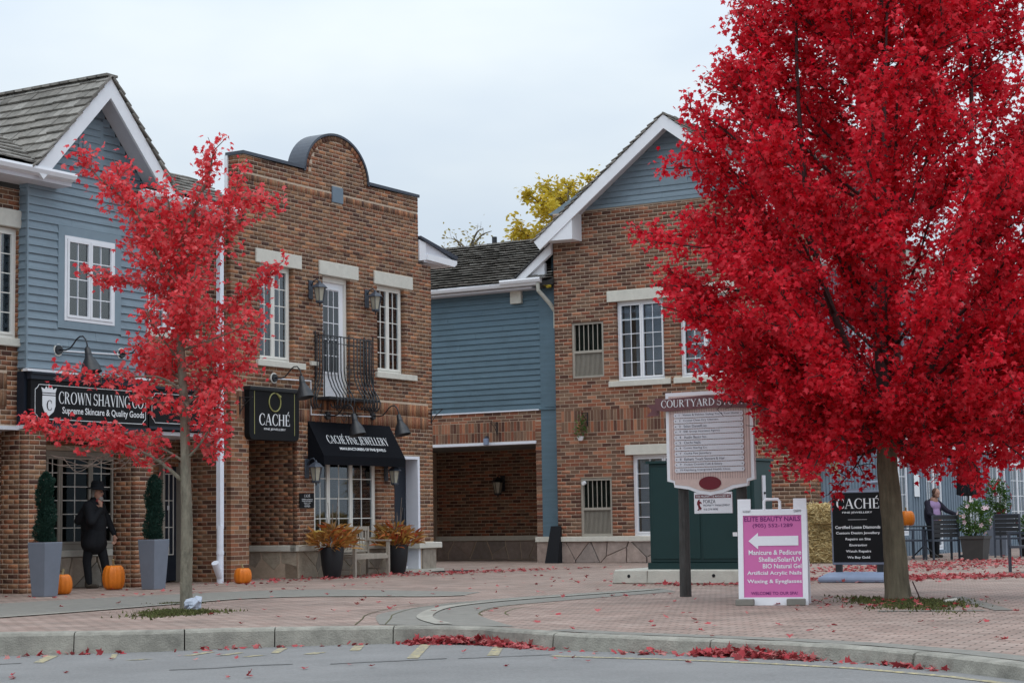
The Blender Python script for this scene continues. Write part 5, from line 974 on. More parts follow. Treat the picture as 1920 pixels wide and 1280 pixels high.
for i, (du, dw, z, lb, rot) in enumerate(((0, .03, 0, 'lowest hay bale of the stack by the brick corner', .1), (.04, -.1, .42, 'middle hay bale of the stack by the brick corner', .35), (-.02, -.02, .84, 'topmost hay bale of the stack by the brick corner', -.45))):
    p_ = W(12.0 + du, 6.52 + dw, z); o = root('hay_bale', p_, -AZ + rot, lb, 'hay bale', 'stacked hay bales'); h = .42 - (.06 if i == 2 else 0); ww = (.40, .34, .27)[i]
    MB().box(-ww, ww, -.25, .25, .01, h).build('bale', 'hay_core', o, bevel=.06); straw_box(o, 'loose_straw', ww + .01, .26, h / 2, 2600, i)
p_ = W(11.95, 5.95); o = root('litter_bin', p_, -AZ, 'black bin beside the hay bales at the brick corner', 'bin'); MB().frustum(.17, .17, .2, .2, 0, .78).build('body', 'planter_black', o, bevel=.01); MB().box(-.21, .21, -.21, .21, .78, .84).build('lid', 'planter_black', o, bevel=.01)
# patio furniture
def armchair(X, Y, rz, label):
    r = root('patio_chair', (X, Y, 0), rz, label, 'chair', 'black patio chairs'); w = .29
    for sx in (-w, w):
        MB().box(sx - .02, sx + .02, -.27, -.23, 0, .65).build('leg', 'slate_metal', r); MB().box(sx - .02, sx + .02, .23, .27, 0, .98).build('leg', 'slate_metal', r); MB().box(sx - .025, sx + .025, -.28, .28, .65, .68).build('armrest', 'slate_metal', r)
    MB().box(-w, w, -.26, .25, .41, .45).build('seat', 'slate_metal', r)
    for i in range(5): MB().box(-w + .02, w - .02, .235, .26, .5 + i * .096, .585 + i * .096).build('back_slat', 'dark_metal', r)
    MB().box(-w, w, .232, .264, .965, .99).build('top_rail', 'slate_metal', r)
armchair(9.42, 41.0, RAD(180 + 6), 'black patio armchair with its slatted back to the street, in front of the woman')
armchair(8.78, 41.6, RAD(100), 'black patio chair half hidden by the big maple trunk'); armchair(8.78, 31.6, RAD(-70), 'dark patio chair cut by the right edge of the picture'); armchair(11.35, 42.6, RAD(150), 'dark patio chair beyond the brown square planter at right')
r = root('patio_table', (9.35, 42.5, 0), .2, 'dark round patio table in front of the woman', 'table'); MB().lathe([(.001, .72), (.45, .72), (.45, .745), (.001, .745)], 24).build('table_top', 'dark_metal', r); MB().tube([(0, 0, .72), (0, 0, .03)], .03, 8).build('column', 'dark_metal', r)
for k in range(3): t = k * 2.1; MB().tube([(0, 0, .3), (.35 * math.cos(t), .35 * math.sin(t), .02)], .016, 6).build('leg', 'dark_metal', r)
r = root('parasol', (10.62, 43.4, 0), 0, 'closed black parasol above the patio chairs', 'parasol'); MB().tube([(0, 0, 0), (0, 0, 3.0)], .022, 8).build('pole', 'dark_metal', r); MB().lathe([(.05, 3.0), (.1, 2.9), (.2, 2.3), (.26, 1.7), (.27, 1.45), (.16, 1.42), (.05, 1.5)], 28, lobes=16, lobe=.25).build('folded_canopy', 'cloth_black', r); MB().lathe([(.25, 0), (.24, .05), (.06, .08)], 16).build('base', 'dark_metal', r)
r = root('square_planter', (10.05, 40.6, 0), -AZ, 'brown square planter full of pale pink flowers on the patio', 'planter'); MB().frustum(.21, .21, .26, .26, 0, .5).box(-.28, .28, -.28, .28, .46, .52).build('pot', 'planter_brown', r); MB().box(-.24, .24, -.24, .24, .5, .525).build('soil', 'soil', r)
r = root('tall_planter', (11.62, 44.6, 0), -AZ, 'tall navy tapered planter by the cafe wall', 'planter'); MB().frustum(.2, .2, .27, .27, 0, .88).build('pot', 'planter_grey', r); MB().box(-.24, .24, -.24, .24, .87, .885).build('soil', 'soil', r)
r = root('round_planter', (11.95, 43.2, 0), 0, 'dark round planter with yellow-green plant at the right edge', 'planter'); MB().lathe([(.2, 0), (.28, .5), (.26, .5)], 20).build('pot', 'planter_black', r); MB().lathe([(.25, .46), (.25, .485)], 16).build('soil', 'soil', r)
# ------------------------------------------------------------------ foliage helpers
MAPLE = np.array([(0, 0, 0), (.2, .03, 0), (.46, .10, 0), (.30, .30, 0), (.62, .56, 0), (.24, .56, 0), (0, 1.05, 0), (-.24, .56, 0), (-.62, .56, 0), (-.30, .30, 0), (-.46, .10, 0), (-.2, .03, 0), (0, .34, 0)], float)
MAPLE_F = np.array([(12, i, (i + 1) % 12) for i in range(12)])
OVAL = np.array([(0, 0, 0), (.22, .3, 0), (.2, .7, 0), (0, 1, 0), (-.2, .7, 0), (-.22, .3, 0)], float); OVAL_F = np.array([(0, 1, 5), (1, 2, 5), (2, 4, 5), (2, 3, 4)])
def leaves(name, P, size, m, parent, seed, tpl=MAPLE, tf=MAPLE_F, droop=.5, upn=.8, flat=False, kind='stuff', dirs=None):
    """one mesh of many small leaves at points P (n,3)"""
    rg = np.random.default_rng(seed); n = len(P)
    y = rg.normal(0, 1, (n, 3)) * np.array([1, 1, .35]) if dirs is None else dirs + rg.normal(0, .5, (n, 3)); y[:, 2] -= 0 if flat else droop
    y /= np.linalg.norm(y, axis=1)[:, None]; up = np.array([0, 0, upn]) + rg.normal(0, .12 if flat else .55, (n, 3)); z = up - y * (up * y).sum(1)[:, None]; z /= np.linalg.norm(z, axis=1)[:, None]; x = np.cross(y, z)
    s = rg.uniform(size * .7, size * 1.2, n); t = np.repeat(tpl[None], n, 0).copy(); t[:, :, 2] = -np.abs(t[:, :, 0]) * rg.uniform(.0, .7, n)[:, None] - (t[:, :, 1] - .4) ** 2 * rg.uniform(-.1, .6, n)[:, None]
    if flat: t[:, :, 2] = np.abs(t[:, :, 2]) * .9
    R_ = np.stack([x, y, z], 2); V = np.einsum('nij,nkj->nki', R_, t) * s[:, None, None] + P[:, None, :]; k = tpl.shape[0]
    F = (tf[None] + (np.arange(n) * k)[:, None, None]).reshape(-1, 3); o = soup(name, V.reshape(-1, 3), F, m, parent)
    if kind: tag(o, kind=kind)
    return o
def curve_pts(pts, k=5): return [tuple(p) for p in smooth3(pts, k)]
def smooth3(pts, k):
    P = [Vector(p) for p in pts]; out = []
    for i in range(len(P) - 1):
        p0, p1, p2, p3 = P[max(i - 1, 0)], P[i], P[i + 1], P[min(i + 2, len(P) - 1)]
        for j in range(k): t = j / k; out.append(.5 * ((2 * p1) + (p2 - p0) * t + (2 * p0 - 5 * p1 + 4 * p2 - p3) * t * t + (3 * p1 - p0 - 3 * p2 + p3) * t ** 3))
    return out + [P[-1]]
class Tree:
    def __init__(s, seed): s.r = random.Random(seed); s.limb = MB(); s.twig = MB(); s.pts = []; s.dirs = []
    def rv(s, a=1.): return Vector((s.r.gauss(0, a), s.r.gauss(0, a), s.r.gauss(0, a)))
    def branch(s, pts, r0, r1, k=4, n=7, mb=None):
        P = smooth3(pts, k); m = len(P); (mb or s.limb).tube(P, [r0 + (r1 - r0) * i / (m - 1) for i in range(m)], n); return P
    def leafy(s, P, start, step, tl, nl, spread, up=.25, hang=0., jit=.75):
        """twigs along polyline P from share `start`, each carrying nl leaves"""
        L_ = sum((P[i + 1] - P[i]).length for i in range(len(P) - 1)); d = start * L_; acc = 0; i = 0
        while d < L_:
            while i < len(P) - 2 and acc + (P[i + 1] - P[i]).length < d: acc += (P[i + 1] - P[i]).length; i += 1
            sg = (P[i + 1] - P[i]); t = min(1, (d - acc) / max(1e-6, sg.length)); b = P[i].lerp(P[i + 1], t); dr = (sg.normalized() * .7 + s.rv(jit) + Vector((0, 0, up))).normalized(); ln = tl * s.r.uniform(.5, 1.15) * (1 - .35 * d / L_)
            e = b + dr * ln + Vector((0, 0, -hang * ln)); mid = b.lerp(e, .5) + s.rv(.03) + Vector((0, 0, .04 * ln)); s.twig.tube([b, mid, e], [.007, .005, .003], 4, cap=False)
            for q in range(nl):
                u = s.r.uniform(.15, 1.08) ; p = b.lerp(e, u) + s.rv(spread); s.pts.append(p); s.dirs.append(dr)
            d += step * s.r.uniform(.6, 1.4)
def bark_trunk(tp, rs, n, rough, seed):
    o = MB(); P = smooth3([tuple(p) for p in tp], 5); m = len(P); V, F = [], []; R0 = []
    for i in range(m):
        q = i / (m - 1) * (len(rs) - 1); k = min(int(q), len(rs) - 2); R0.append(rs[k] + (rs[k + 1] - rs[k]) * (q - k))
    for i, p in enumerate(P):
        for k in range(n):
            a = 2 * math.pi * k / n; f = 1 + rough * (noise.noise(Vector((math.cos(a) * 5 + seed, math.sin(a) * 5, p.z * 1.6))) + .6 * noise.noise(Vector((math.cos(a) * 13, math.sin(a) * 13 + seed, p.z * 4)))) + (.16 * math.exp(-p.z / .1) * (1 + .5 * math.sin(a * 4 + seed)) if p.z < .5 else 0)
            V.append((p.x + math.cos(a) * R0[i] * f, p.y + math.sin(a) * R0[i] * f, p.z))
    F = [(i * n + k, i * n + (k + 1) % n, (i + 1) * n + (k + 1) % n, (i + 1) * n + k) for i in range(m - 1) for k in range(n)]; return o.add(V, F)
# ------------------------------------------------------------------ small maple, left
T1 = root('maple_tree', (-3.98, 22.43, 0), 0, 'slender young maple with coral red leaves in front of the shaving shop', 'tree')
t = Tree(11); K1 = .00655
def q1(x, y, d=0.): return ((x - 348) * K1, d, (1143 - y) * K1)
trunk = MB(); tp = smooth3([q1(352, 1150), q1(349, 1100), q1(350, 1000, .01), q1(348, 880, .0), q1(345, 760, .02)], 4); trunk = bark_trunk(tp, [.082, .073, .07, .066, .06, .056], 26, .09, 2.); trunk.build('trunk', 'bark_grey', T1, smooth=True)
ld = t.branch([q1(345, 765, .02), q1(337, 640, .0), q1(330, 560, -.03), q1(342, 460, 0), q1(370, 380, .04), q1(390, 335, .02), q1(400, 288, 0)], .058, .008); t.leafy(ld, .12, .055, .38, 17, .065)
SP = dict(step=.06, tl=.4, nl=19, spread=.065)
for pts, r0, st, kw in (
    ([q1(340, 905), q1(296, 866, -.1), q1(235, 838, -.2), q1(150, 822, -.25), q1(62, 798, -.2)], .026, .22, dict(step=.05, tl=.28, nl=19, spread=.05, up=.5)),
    ([q1(344, 870), q1(300, 845, .1), q1(240, 830, .2), q1(185, 815, .25)], .018, .25, dict(step=.05, tl=.28, nl=18, spread=.05, up=.5)),
    ([q1(348, 868), q1(378, 838, -.1), q1(408, 790, -.2), q1(420, 730, -.2)], .02, .2, SP), ([q1(346, 850), q1(390, 840, .2), q1(410, 820, .3)], .015, .2, SP),
    ([q1(343, 740), q1(300, 715, -.15), q1(230, 715, -.2), q1(120, 700, -.15)], .02, .3, dict(step=.065, tl=.3, nl=13, spread=.05, up=.1)), ([q1(342, 720), q1(290, 690, .3), q1(250, 680, .5)], .015, .2, SP),
    ([q1(335, 610), q1(290, 550, .1), q1(240, 535, .15), q1(165, 520, .1)], .02, .2, dict(step=.055, tl=.3, nl=16, spread=.05)),
    ([q1(332, 580), q1(300, 490, -.15), q1(262, 410, -.25), q1(195, 345, -.3), q1(158, 302, -.3)], .024, .15, SP), ([q1(300, 490, -.15), q1(260, 430, .05), q1(228, 370, .1), q1(215, 318, .12)], .015, .1, SP),
    ([q1(330, 560), q1(290, 470, .3), q1(250, 400, .45)], .016, .2, SP), ([q1(345, 455), q1(385, 405, .1), q1(450, 378, .15), q1(508, 392, .15)], .018, .12, SP),
    ([q1(335, 570), q1(385, 500, -.2), q1(430, 430, -.3), q1(455, 345, -.3)], .02, .15, SP), ([q1(338, 640), q1(400, 600, .1), q1(460, 560, .15), q1(520, 500, .15)], .02, .2, dict(step=.055, tl=.28, nl=16, spread=.05)),
    ([q1(340, 665), q1(410, 645, -.2), q1(485, 618, -.25)], .017, .2, SP), ([q1(344, 770), q1(390, 715, .15), q1(445, 690, .25), q1(470, 650, .3)], .017, .2, SP), ([q1(342, 690), q1(310, 640, -.4), q1(290, 600, -.6)], .016, .2, SP),
    ([q1(335, 590), q1(345, 520, .4), q1(365, 450, .65)], .016, .2, SP), ([q1(340, 640), q1(360, 590, -.4), q1(385, 540, -.65)], .016, .2, SP), ([q1(338, 540), q1(320, 450, .1), q1(310, 380, .15), q1(300, 345, .15)], .014, .2, SP), ([q1(344, 760), q1(370, 780, -.3), q1(400, 770, -.5)], .014, .2, SP), ([q1(344, 790), q1(300, 760, -.35), q1(265, 750, -.5)], .014, .3, SP), ([q1(342, 700), q1(385, 660, .4), q1(420, 640, .6)], .014, .2, SP)):
    P = t.branch(pts, r0, .005); t.leafy(P, st, **kw)
# further small limbs filling the crown
for k in range(6):
    y_ = 770 - k * 55; a_ = k * 2.4 + .4; P0 = q1(341, y_); ln = 120 - abs(k - 8) * 4; P = t.branch([P0, (P0[0] + math.cos(a_) * ln * .5 * K1, math.sin(a_) * .3, P0[2] + .2), (P0[0] + math.cos(a_) * ln * K1, math.sin(a_) * .55, P0[2] + .42)], .013, .004); t.leafy(P, .15, **SP)
for k in range(16):      # bare arching twigs under the lowest layer
    x0, y0 = rnd.uniform(190, 330), rnd.uniform(845, 872); d = rnd.uniform(-.3, .3); t.twig.tube(smooth3([q1(x0, y0, d), q1(x0 - 35, y0 + rnd.uniform(5, 25), d), q1(x0 - rnd.uniform(60, 110), y0 + rnd.uniform(-10, 15), d)], 4), .0045, 4, cap=False)
t.limb.build('branches', 'bark_grey', T1, smooth=True); tag(t.twig.build('twigs', 'twig', T1), kind='stuff'); leaves('crown', np.array(t.pts), .066, 'maple_coral', T1, 1, droop=.8); n1 = len(t.pts)
r = root('watering_bag', (-3.86, 22.27, 0), 0, 'crumpled pale blue plastic bag at the foot of the young maple', 'bag'); bg_ = MB().ball((0, 0, .06), .1, 1.15, .9, .75, 9); bg_.v = [v + Vector((noise.noise(v * 14), noise.noise(v * 14 + Vector((5, 0, 0))), noise.noise(v * 16 + Vector((0, 7, 0))) + (.5 if v.x > .03 and v.z > .06 else 0))) * .055 for v in bg_.v]; bg_.build('bag', 'base_blue_pale', r)
# ------------------------------------------------------------------ big maple, right
T2 = root('maple_tree', (4.51, 21.96, 0), 0, 'big full crimson maple in front of the gabled building', 'tree')
t = Tree(23)
trunk = MB(); tp = smooth3([(.0, 0, -.05), (-.01, 0, .12), (-.03, .0, .6), (-.06, 0, 1.2), (-.08, 0, 1.6), (-.07, .0, 2.0)], 4); trunk = bark_trunk(tp, [.158, .142, .134, .128, .122, .115, .105], 44, .12, 5.); trunk.build('trunk', 'bark_brown', T2, smooth=True)
def env(z):
    tb = [(1.35, .8), (1.7, 1.6), (2.3, 2.1), (2.8, 2.4), (3.3, 2.58), (4.2, 2.58), (5.2, 2.36), (6.2, 2.05), (7.3, 1.68), (8.4, 1.15), (9.4, .35)]
    for (a, ra), (b, rb_) in zip(tb[:-1], tb[1:]):
        if a <= z <= b: return ra + (rb_ - ra) * (z - a) / (b - a)
    return .2
mains = [[(-.05, 0, 1.95), (-.1, .05, 3.2), (0, 0, 5), (.05, .05, 7), (0, 0, 8.9)], [(-.05, 0, 1.9), (-.5, -.1, 2.9), (-.9, -.2, 4.2), (-1.05, -.3, 6), (-1.0, -.2, 7.6)], [(0, 0, 1.9), (.5, -.2, 2.9), (.9, -.2, 4.4), (1.05, -.2, 6.2), (1.0, -.1, 7.8)], [(0, 0, 2.0), (.2, .5, 3.2), (.3, .9, 5), (.2, 1.0, 6.8)], [(0, 0, 2.0), (-.1, -.6, 3.2), (-.2, -1.0, 5), (-.1, -1.0, 6.8)]]
MP = []
for k, p in enumerate(mains): MP.append(t.branch(p, .095 if k == 0 else .06, .012, 5, 9))
n_l = 150
for k in range(n_l):
    zt = 1.6 + 7.5 * ((k + .5) / n_l) ** 1.05; az = k * 2.39996 + t.r.uniform(-.25, .25); R_ = env(zt) * t.r.uniform(.80, 1.05); tip = Vector((math.cos(az) * R_, math.sin(az) * R_, zt))
    zb = max(1.75, zt - R_ * t.r.uniform(.6, 1.0)); best = min((q for P in MP for q in P if q.z >= 1.7), key=lambda q: (q - Vector((tip.x * .25, tip.y * .25, zb))).length)
    m1 = best.lerp(tip, .4) + Vector((0, 0, -.04)) + t.rv(.05); m2 = best.lerp(tip, .75) + Vector((0, 0, .0)) + t.rv(.06)
    P = t.branch([best, m1, m2, tip], .024, .004, 4, 5); t.leafy(P, .22, .07, .36, 19, .07, up=.3, jit=.5)
    for j in range(3):
        u = t.r.uniform(.3, .9); i = int(u * (len(P) - 1)); b = P[i]; dr = ((tip - best).normalized() + t.rv(.38) + Vector((0, 0, .12))).normalized(); e = b + dr * t.r.uniform(.45, .85); hr = math.hypot(e.x, e.y); lim = env(max(1.4, e.z)) * 1.03
        if hr > lim: e.x *= lim / hr; e.y *= lim / hr
        Q = t.branch([b, b.lerp(e, .5) + t.rv(.04), e], .011, .003, 3, 5); t.leafy(Q, .2, .08, .3, 17, .065, up=.25, jit=.5)
K2 = .00634
def q2(x, y, d): return ((x - 1685) * K2, d, (1125 - y) * K2)
for a, b_, d in (((1480, 520), (1205, 452), -.6), ((1500, 480), (1185, 415), .2), ((1500, 560), (1222, 515), .4), ((1520, 650), (1280, 592), -.8), ((1520, 690), (1285, 690), -.5), ((1560, 800), (1450, 880), -.9), ((1450, 330), (1240, 292), .2), ((1450, 310), (1275, 190), -.3), ((1460, 250), (1322, 122), .2), ((1500, 180), (1370, 50), -.2), ((1560, 830), (1500, 880), -1.2), ((1740, 820), (1800, 890), -1.2), ((1780, 800), (1900, 870), -.9), ((1560, 750), (1460, 760), -1.)):
    A0, B0 = Vector(q2(*a, d * .7)), Vector(q2(b_[0] + (36 if b_[0] < 1500 else 0), b_[1] + 8, d)); P = t.branch([A0, A0.lerp(B0, .5) + Vector((0, 0, .08)), B0], .022, .004, 4, 5); t.leafy(P, .05, .07, .3, 18, .06, up=.1)
t.limb.build('branches', 'twig_dark', T2, smooth=True); tag(t.twig.build('twigs', 'twig_dark', T2), kind='stuff'); t.pts = [p for p in t.pts if not (p.x < -1.62 and p.z < 2.36 + max(0, -p.x - 1.9) * .45)]; leaves('crown', np.array(t.pts), .066, 'maple_crimson', T2, 2, droop=.75); n2 = len(t.pts)

r = root('irrigation_pipe', (4.85, 21.1, 0), .4, 'short white pipe end lying by the big maple trunk', 'pipe'); MB().tube([(0, 0, .02), (.16, 0, .035)], .022, 10).build('pipe', 'concrete', r); MB().tube([(-.2, .15, .0), (-.3, .18, .25)], .008, 5).build('stake', 'twig_dark', r)
# moss in the tree pits
def grass(name, cx, cy, rx, ry, n, label, seed, h=.035):
    rg = np.random.default_rng(seed); a = rg.uniform(0, 6.283, n); rr = np.abs(rg.normal(0, .45, n)) * (1 + .25 * np.sin(a * 3 + 1) + .2 * np.sin(a * 7)); P = np.stack([cx + rx * rr * np.cos(a), cy + ry * rr * np.sin(a), np.zeros(n)], 1); d = np.stack([rg.normal(0, .5, n), rg.normal(0, .5, n), np.ones(n)], 1) * (h * rg.uniform(.4, 1.3, n))[:, None]; w = rg.normal(0, .009, (n, 3)) * np.array([1, 1, 0])
    V = np.stack([P - w, P + w, P + d], 1).reshape(-1, 3); o = soup(name, V, np.arange(3 * n).reshape(-1, 3), 'moss'); tag(o, label, 'moss', kind='stuff')
grass('moss', -3.95, 21.6, .5, .85, 5000, 'mossy ground round the young maple', 1); grass('moss', 4.45, 21.2, .62, 1.6, 9000, 'mossy ground in the big maple pit', 2); grass('moss', -4.4, 24.3, .35, .3, 900, 'moss patch along the paving edge', 3, .02)
pit = MB()
for p, q in (((3.78, 19.55), (5.05, 19.3)), ((5.05, 19.3), (5.35, 22.8))):
    a_, b_ = Vector(p), Vector(q); n_ = (b_ - a_).normalized(); nn = Vector((-n_.y, n_.x)) * .1
    for i in range(int((b_ - a_).length / .22)): c0, c1 = a_ + n_ * (i * .22 + .005), a_ + n_ * (i * .22 + .215); pit.add([(c0.x - nn.x, c0.y - nn.y, .006), (c1.x - nn.x, c1.y - nn.y, .006), (c1.x + nn.x, c1.y + nn.y, .006), (c0.x + nn.x, c0.y + nn.y, .006)], [(0, 1, 2, 3)])
pit.build('grey_pit_edging', 'grey_paver', plaza)['kind'] = 'stuff'
# ------------------------------------------------------------------ trees beyond the roofs
def far_tree(name, X, Y, H, rx, rz, n, m, label, seed, size, zc):
    T = root(name, (X, Y, 0), 0, label, 'tree'); tr_ = Tree(seed); tr_.limb.tube([(0, 0, 0), (.1, 0, H * .4), (0, 0, H * .95)], [.2, .14, .02], 9)
    for k in range(26):
        az = k * 2.4; z = zc + rz * tr_.r.uniform(-.9, .95); R_ = rx * math.sqrt(max(.05, 1 - ((z - zc) / rz) ** 2)); tip = Vector((math.cos(az) * R_, math.sin(az) * R_, z)); b = Vector((0, 0, max(H * .35, z - R_ * .8))); P = tr_.branch([b, b.lerp(tip, .5) + Vector((0, 0, .15)), tip], .05, .01, 3, 5); tr_.leafy(P, .3, .22, .6, n, .14, up=.2)
    tr_.limb.build('trunk', 'bark_brown', T); tag(tr_.twig.build('twigs', 'twig', T), kind='stuff'); leaves('crown', np.array(tr_.pts), size, m, T, seed, OVAL, OVAL_F, droop=.3, upn=.5)
far_tree('yellow_tree', 2.0, 62, 12.8, 2.0, 2.6, 60, 'leaf_yellow', 'golden yellow tree showing above the link building roof', 5, .19, 10.3)
far_tree('thin_tree', -1.3, 60, 10.6, 1.7, 1.6, 5, 'leaf_pale', 'sparse pale autumn tree behind the roof vent', 6, .14, 9.0)
far_tree('yellow_tree', .6, 64, 10.6, 1.2, 1.2, 12, 'leaf_yellow', 'low yellow tree top just over the link roof ridge', 7, .15, 9.5)
# ------------------------------------------------------------------ plants
def topiary(u, w, label, seed):
    p = W(u, w, .8); r = root('topiary_shrub', p, 0, label, 'shrub', 'narrow evergreen topiaries'); rg = np.random.default_rng(seed); P = []; D_ = []
    for k in range(5200):
        z = rg.uniform(0, 1.02); a = rg.uniform(0, 6.283); tw = z * 12.0; rad = (.122 - .04 * z) * (1 + .2 * math.sin(a - tw)) * rg.uniform(.7, 1.22)
        if z > .92: rad *= (1.02 - z) / .1
        P.append((math.cos(a) * rad, math.sin(a) * rad, z)); D_.append((math.cos(a), math.sin(a), .8))
    MB().tube([(0, 0, 0), (0, 0, .95)], .02, 6).build('stem', 'bark_brown', r); MB().lathe([(.085, .0), (.09, .1), (.075, .5), (.06, .88), (.01, .95)], 12).build('inner_foliage', 'topiary', r); leaves('foliage', np.array(P), .05, 'topiary', r, seed, OVAL * np.array([.55, 1, 1]), OVAL_F, droop=-.2, dirs=np.array(D_))
topiary(-5.72, 1.2, 'dark green columnar topiary in the leftmost grey planter', 3); topiary(-3.02, .9, 'dark green columnar topiary in the grey planter right of the man', 4)
def strappy(u, w, label, seed, sx=1.):
    p = W(u, w, .5); r = root('croton_plant', p, 0, label, 'plant', 'orange autumn plants in the black planters'); rg = random.Random(seed); st = MB()
    for k in range(6): a = rg.uniform(0, 6.28); st.tube([(0, 0, 0), (.05 * math.cos(a), .05 * math.sin(a), .3), (.12 * math.cos(a), .12 * math.sin(a), .6 + rg.uniform(0, .5))], .005, 4)
    st.build('stems', 'twig', r); V, F = [], []
    for k in range(360):
        a = rg.uniform(0, 6.283); rr = rg.uniform(.03, .42) * sx; z0 = rg.uniform(.0, .42) * (1.05 - rr) + .03; b = Vector((rr * math.cos(a), rr * math.sin(a), z0)); o = Vector((math.cos(a + rg.gauss(0, .5)), math.sin(a + rg.gauss(0, .5)), rg.uniform(.0, 1.5))).normalized(); L_ = rg.uniform(.18, .34); wd = rg.uniform(.014, .03); s_ = o.cross(Vector((rg.gauss(0, 1), rg.gauss(0, 1), 1))).normalized(); k0 = len(V)
        for i in range(5): t_ = i / 4; c = b + o * L_ * t_ + Vector((0, 0, -.12 * L_ * 4 * t_ * t_ * .5)); ww = wd * math.sin(math.pi * (.12 + .86 * t_)) ; V += [c - s_ * ww, c + s_ * ww]
        for i in range(4): F += [(k0 + 2 * i, k0 + 2 * i + 1, k0 + 2 * i + 3), (k0 + 2 * i, k0 + 2 * i + 3, k0 + 2 * i + 2)]
    tag(soup('foliage', np.array([tuple(v) for v in V]), np.array(F), 'strap_leaf', r), kind='stuff')
strappy(2.2, .6, 'orange and yellow strap-leaved plant in the black planter left of the bench', 3); strappy(4.55, .45, 'orange and red strap-leaved plant in the black planter by the door', 4)
def bush(X, Y, z, rx, rz, n, m, label, seed, fl=None, nf=0, size=.07):
    r = root('flowering_plant', (X, Y, z), 0, label, 'plant'); rg = np.random.default_rng(seed); d = rg.normal(0, 1, (n, 3)); d /= np.linalg.norm(d, axis=1)[:, None]; rad = rg.uniform(.35, 1.0, n)[:, None]; P = d * rad * np.array([rx, rx, rz]) + np.array([0, 0, rz * .95]); st = MB()
    for k in range(7): e = P[k * 5]; st.tube([(0, 0, 0), tuple(e * .5 + np.array([0, 0, .05])), tuple(e)], .006, 4)
    st.build('stems', 'twig', r); leaves('foliage', P, size, m, r, seed, OVAL, OVAL_F, droop=.1, dirs=d)
    for k in range(nf):
        d = rg.normal(0, 1, 3); d[1] = -abs(d[1]); d /= np.linalg.norm(d); c = Vector(d * np.array([rx, rx, rz]) * 1.02) + Vector((0, 0, rz * .95)); T = Matrix.Translation(c) @ Vector(d).to_track_quat('Z', 'Y').to_matrix().to_4x4(); o = MB(T)
        for j in range(5): a = j * 1.2566; o.add([(0, 0, 0), (.045 * math.cos(a - .5), .045 * math.sin(a - .5), .02), (.06 * math.cos(a), .06 * math.sin(a), .025), (.045 * math.cos(a + .5), .045 * math.sin(a + .5), .02)], [(0, 1, 2, 3)])
        o.build('flower', fl, r)
bush(10.05, 40.6, .5, .36, .42, 1500, 'green_leaf', 'leafy plant with pale pink trumpet flowers in the brown square planter', 1, 'petal_pink', 14); bush(11.62, 44.6, .86, .3, .5, 1300, 'green_leaf', 'tall bushy plant with dark red flowers in the tall navy planter', 2, 'petal_red', 14); bush(11.95, 43.2, .46, .28, .26, 700, 'green_leaf', 'yellow-green plant in the dark round planter', 3, 'petal_red', 5)
hp = rootB('hanging_plant', 12.40, .36, 2.86, 'little yellow-green plant in a white wall pot on the brick', 'plant'); MB().lathe([(.05, 0), (.085, .1), (.08, .1)], 12, Matrix.Translation((0, -.1, 0))).build('pot', 'plastic_white', hp); rg = np.random.default_rng(4); leaves('foliage', rg.normal(0, 1, (160, 3)) * np.array([.05, .05, .14]) + np.array([0.02, -.1, .3]), .07, 'green_leaf', hp, 4, OVAL, OVAL_F, droop=-.3)
cs = rootA('corn_husk_bundle', 12.95, 6.25, 2.0, 'dried corn husks tied to the grey wall by the brick corner', 'corn husks'); V = []; F = []
rg_ = random.Random(3)
for k in range(40):
    a = rg_.gauss(0, 1.); o = Vector((math.sin(a), -.1 - rg_.random() * .3, math.cos(a) * .6)).normalized(); L_ = rg_.uniform(.3, .6); s_ = o.cross(Vector((0, 1, .3))).normalized(); k0 = len(V)
    for i in range(5): t_ = i / 4; c = Vector((0, -.08, 0)) + o * L_ * t_ + Vector((0, 0, -.3 * L_ * t_ * t_)); ww = .025 * math.sin(math.pi * (.15 + .8 * t_)); V += [tuple(c - s_ * ww), tuple(c + s_ * ww)]
    for i in range(4): F += [(k0 + 2 * i, k0 + 2 * i + 1, k0 + 2 * i + 3), (k0 + 2 * i, k0 + 2 * i + 3, k0 + 2 * i + 2)]
tag(soup('husks', np.array(V), np.array(F), 'husk', cs), kind='stuff')
# ------------------------------------------------------------------ fallen leaves
rg = np.random.default_rng(9)
def scat(n, f): return np.array([f() for _ in range(n)])
def on_plaza(x, y): return (x, y, .018)
LP = []
def line(pts, n, sx, sy, z=None):
    P = [np.array(p) for p in pts]; seg_ = [np.linalg.norm(P[i + 1] - P[i]) for i in range(len(P) - 1)]; tot = sum(seg_)
    for _ in range(n):
        d = rg.uniform(0, tot); i = 0
        while i < len(seg_) - 1 and d > seg_[i]: d -= seg_[i]; i += 1
        c = P[i] + (P[i + 1] - P[i]) * d / seg_[i] + rg.normal(0, 1, 2) * np.array([sx, sy]); LP.append((c[0], c[1], .012 + abs(rg.normal(0, .008))))
line([(-5.2, 31.4), (-4.0, 33.2), (-2.2, 36.0), (-1.2, 37.0), (.6, 38.2), (1.5, 38.6)], 300, .35, .55); line([(-2.6, 34.8), (-.8, 36.4), (.6, 38.0)], 160, .25, .35)
line([(6.0, 33.5), (9, 37), (11, 39)], 1300, .8, 1.2); line([(4.8, 28.9), (6.2, 29.4), (9.5, 29.6)], 1700, .7, .5); line([(4.9, 28.3), (5.9, 27.9)], 160, .2, .12); line([(2.0, 28.4), (3.9, 27.2)], 130, .3, .12); line([(3.5, 31), (5.5, 34)], 140, .5, 1.)
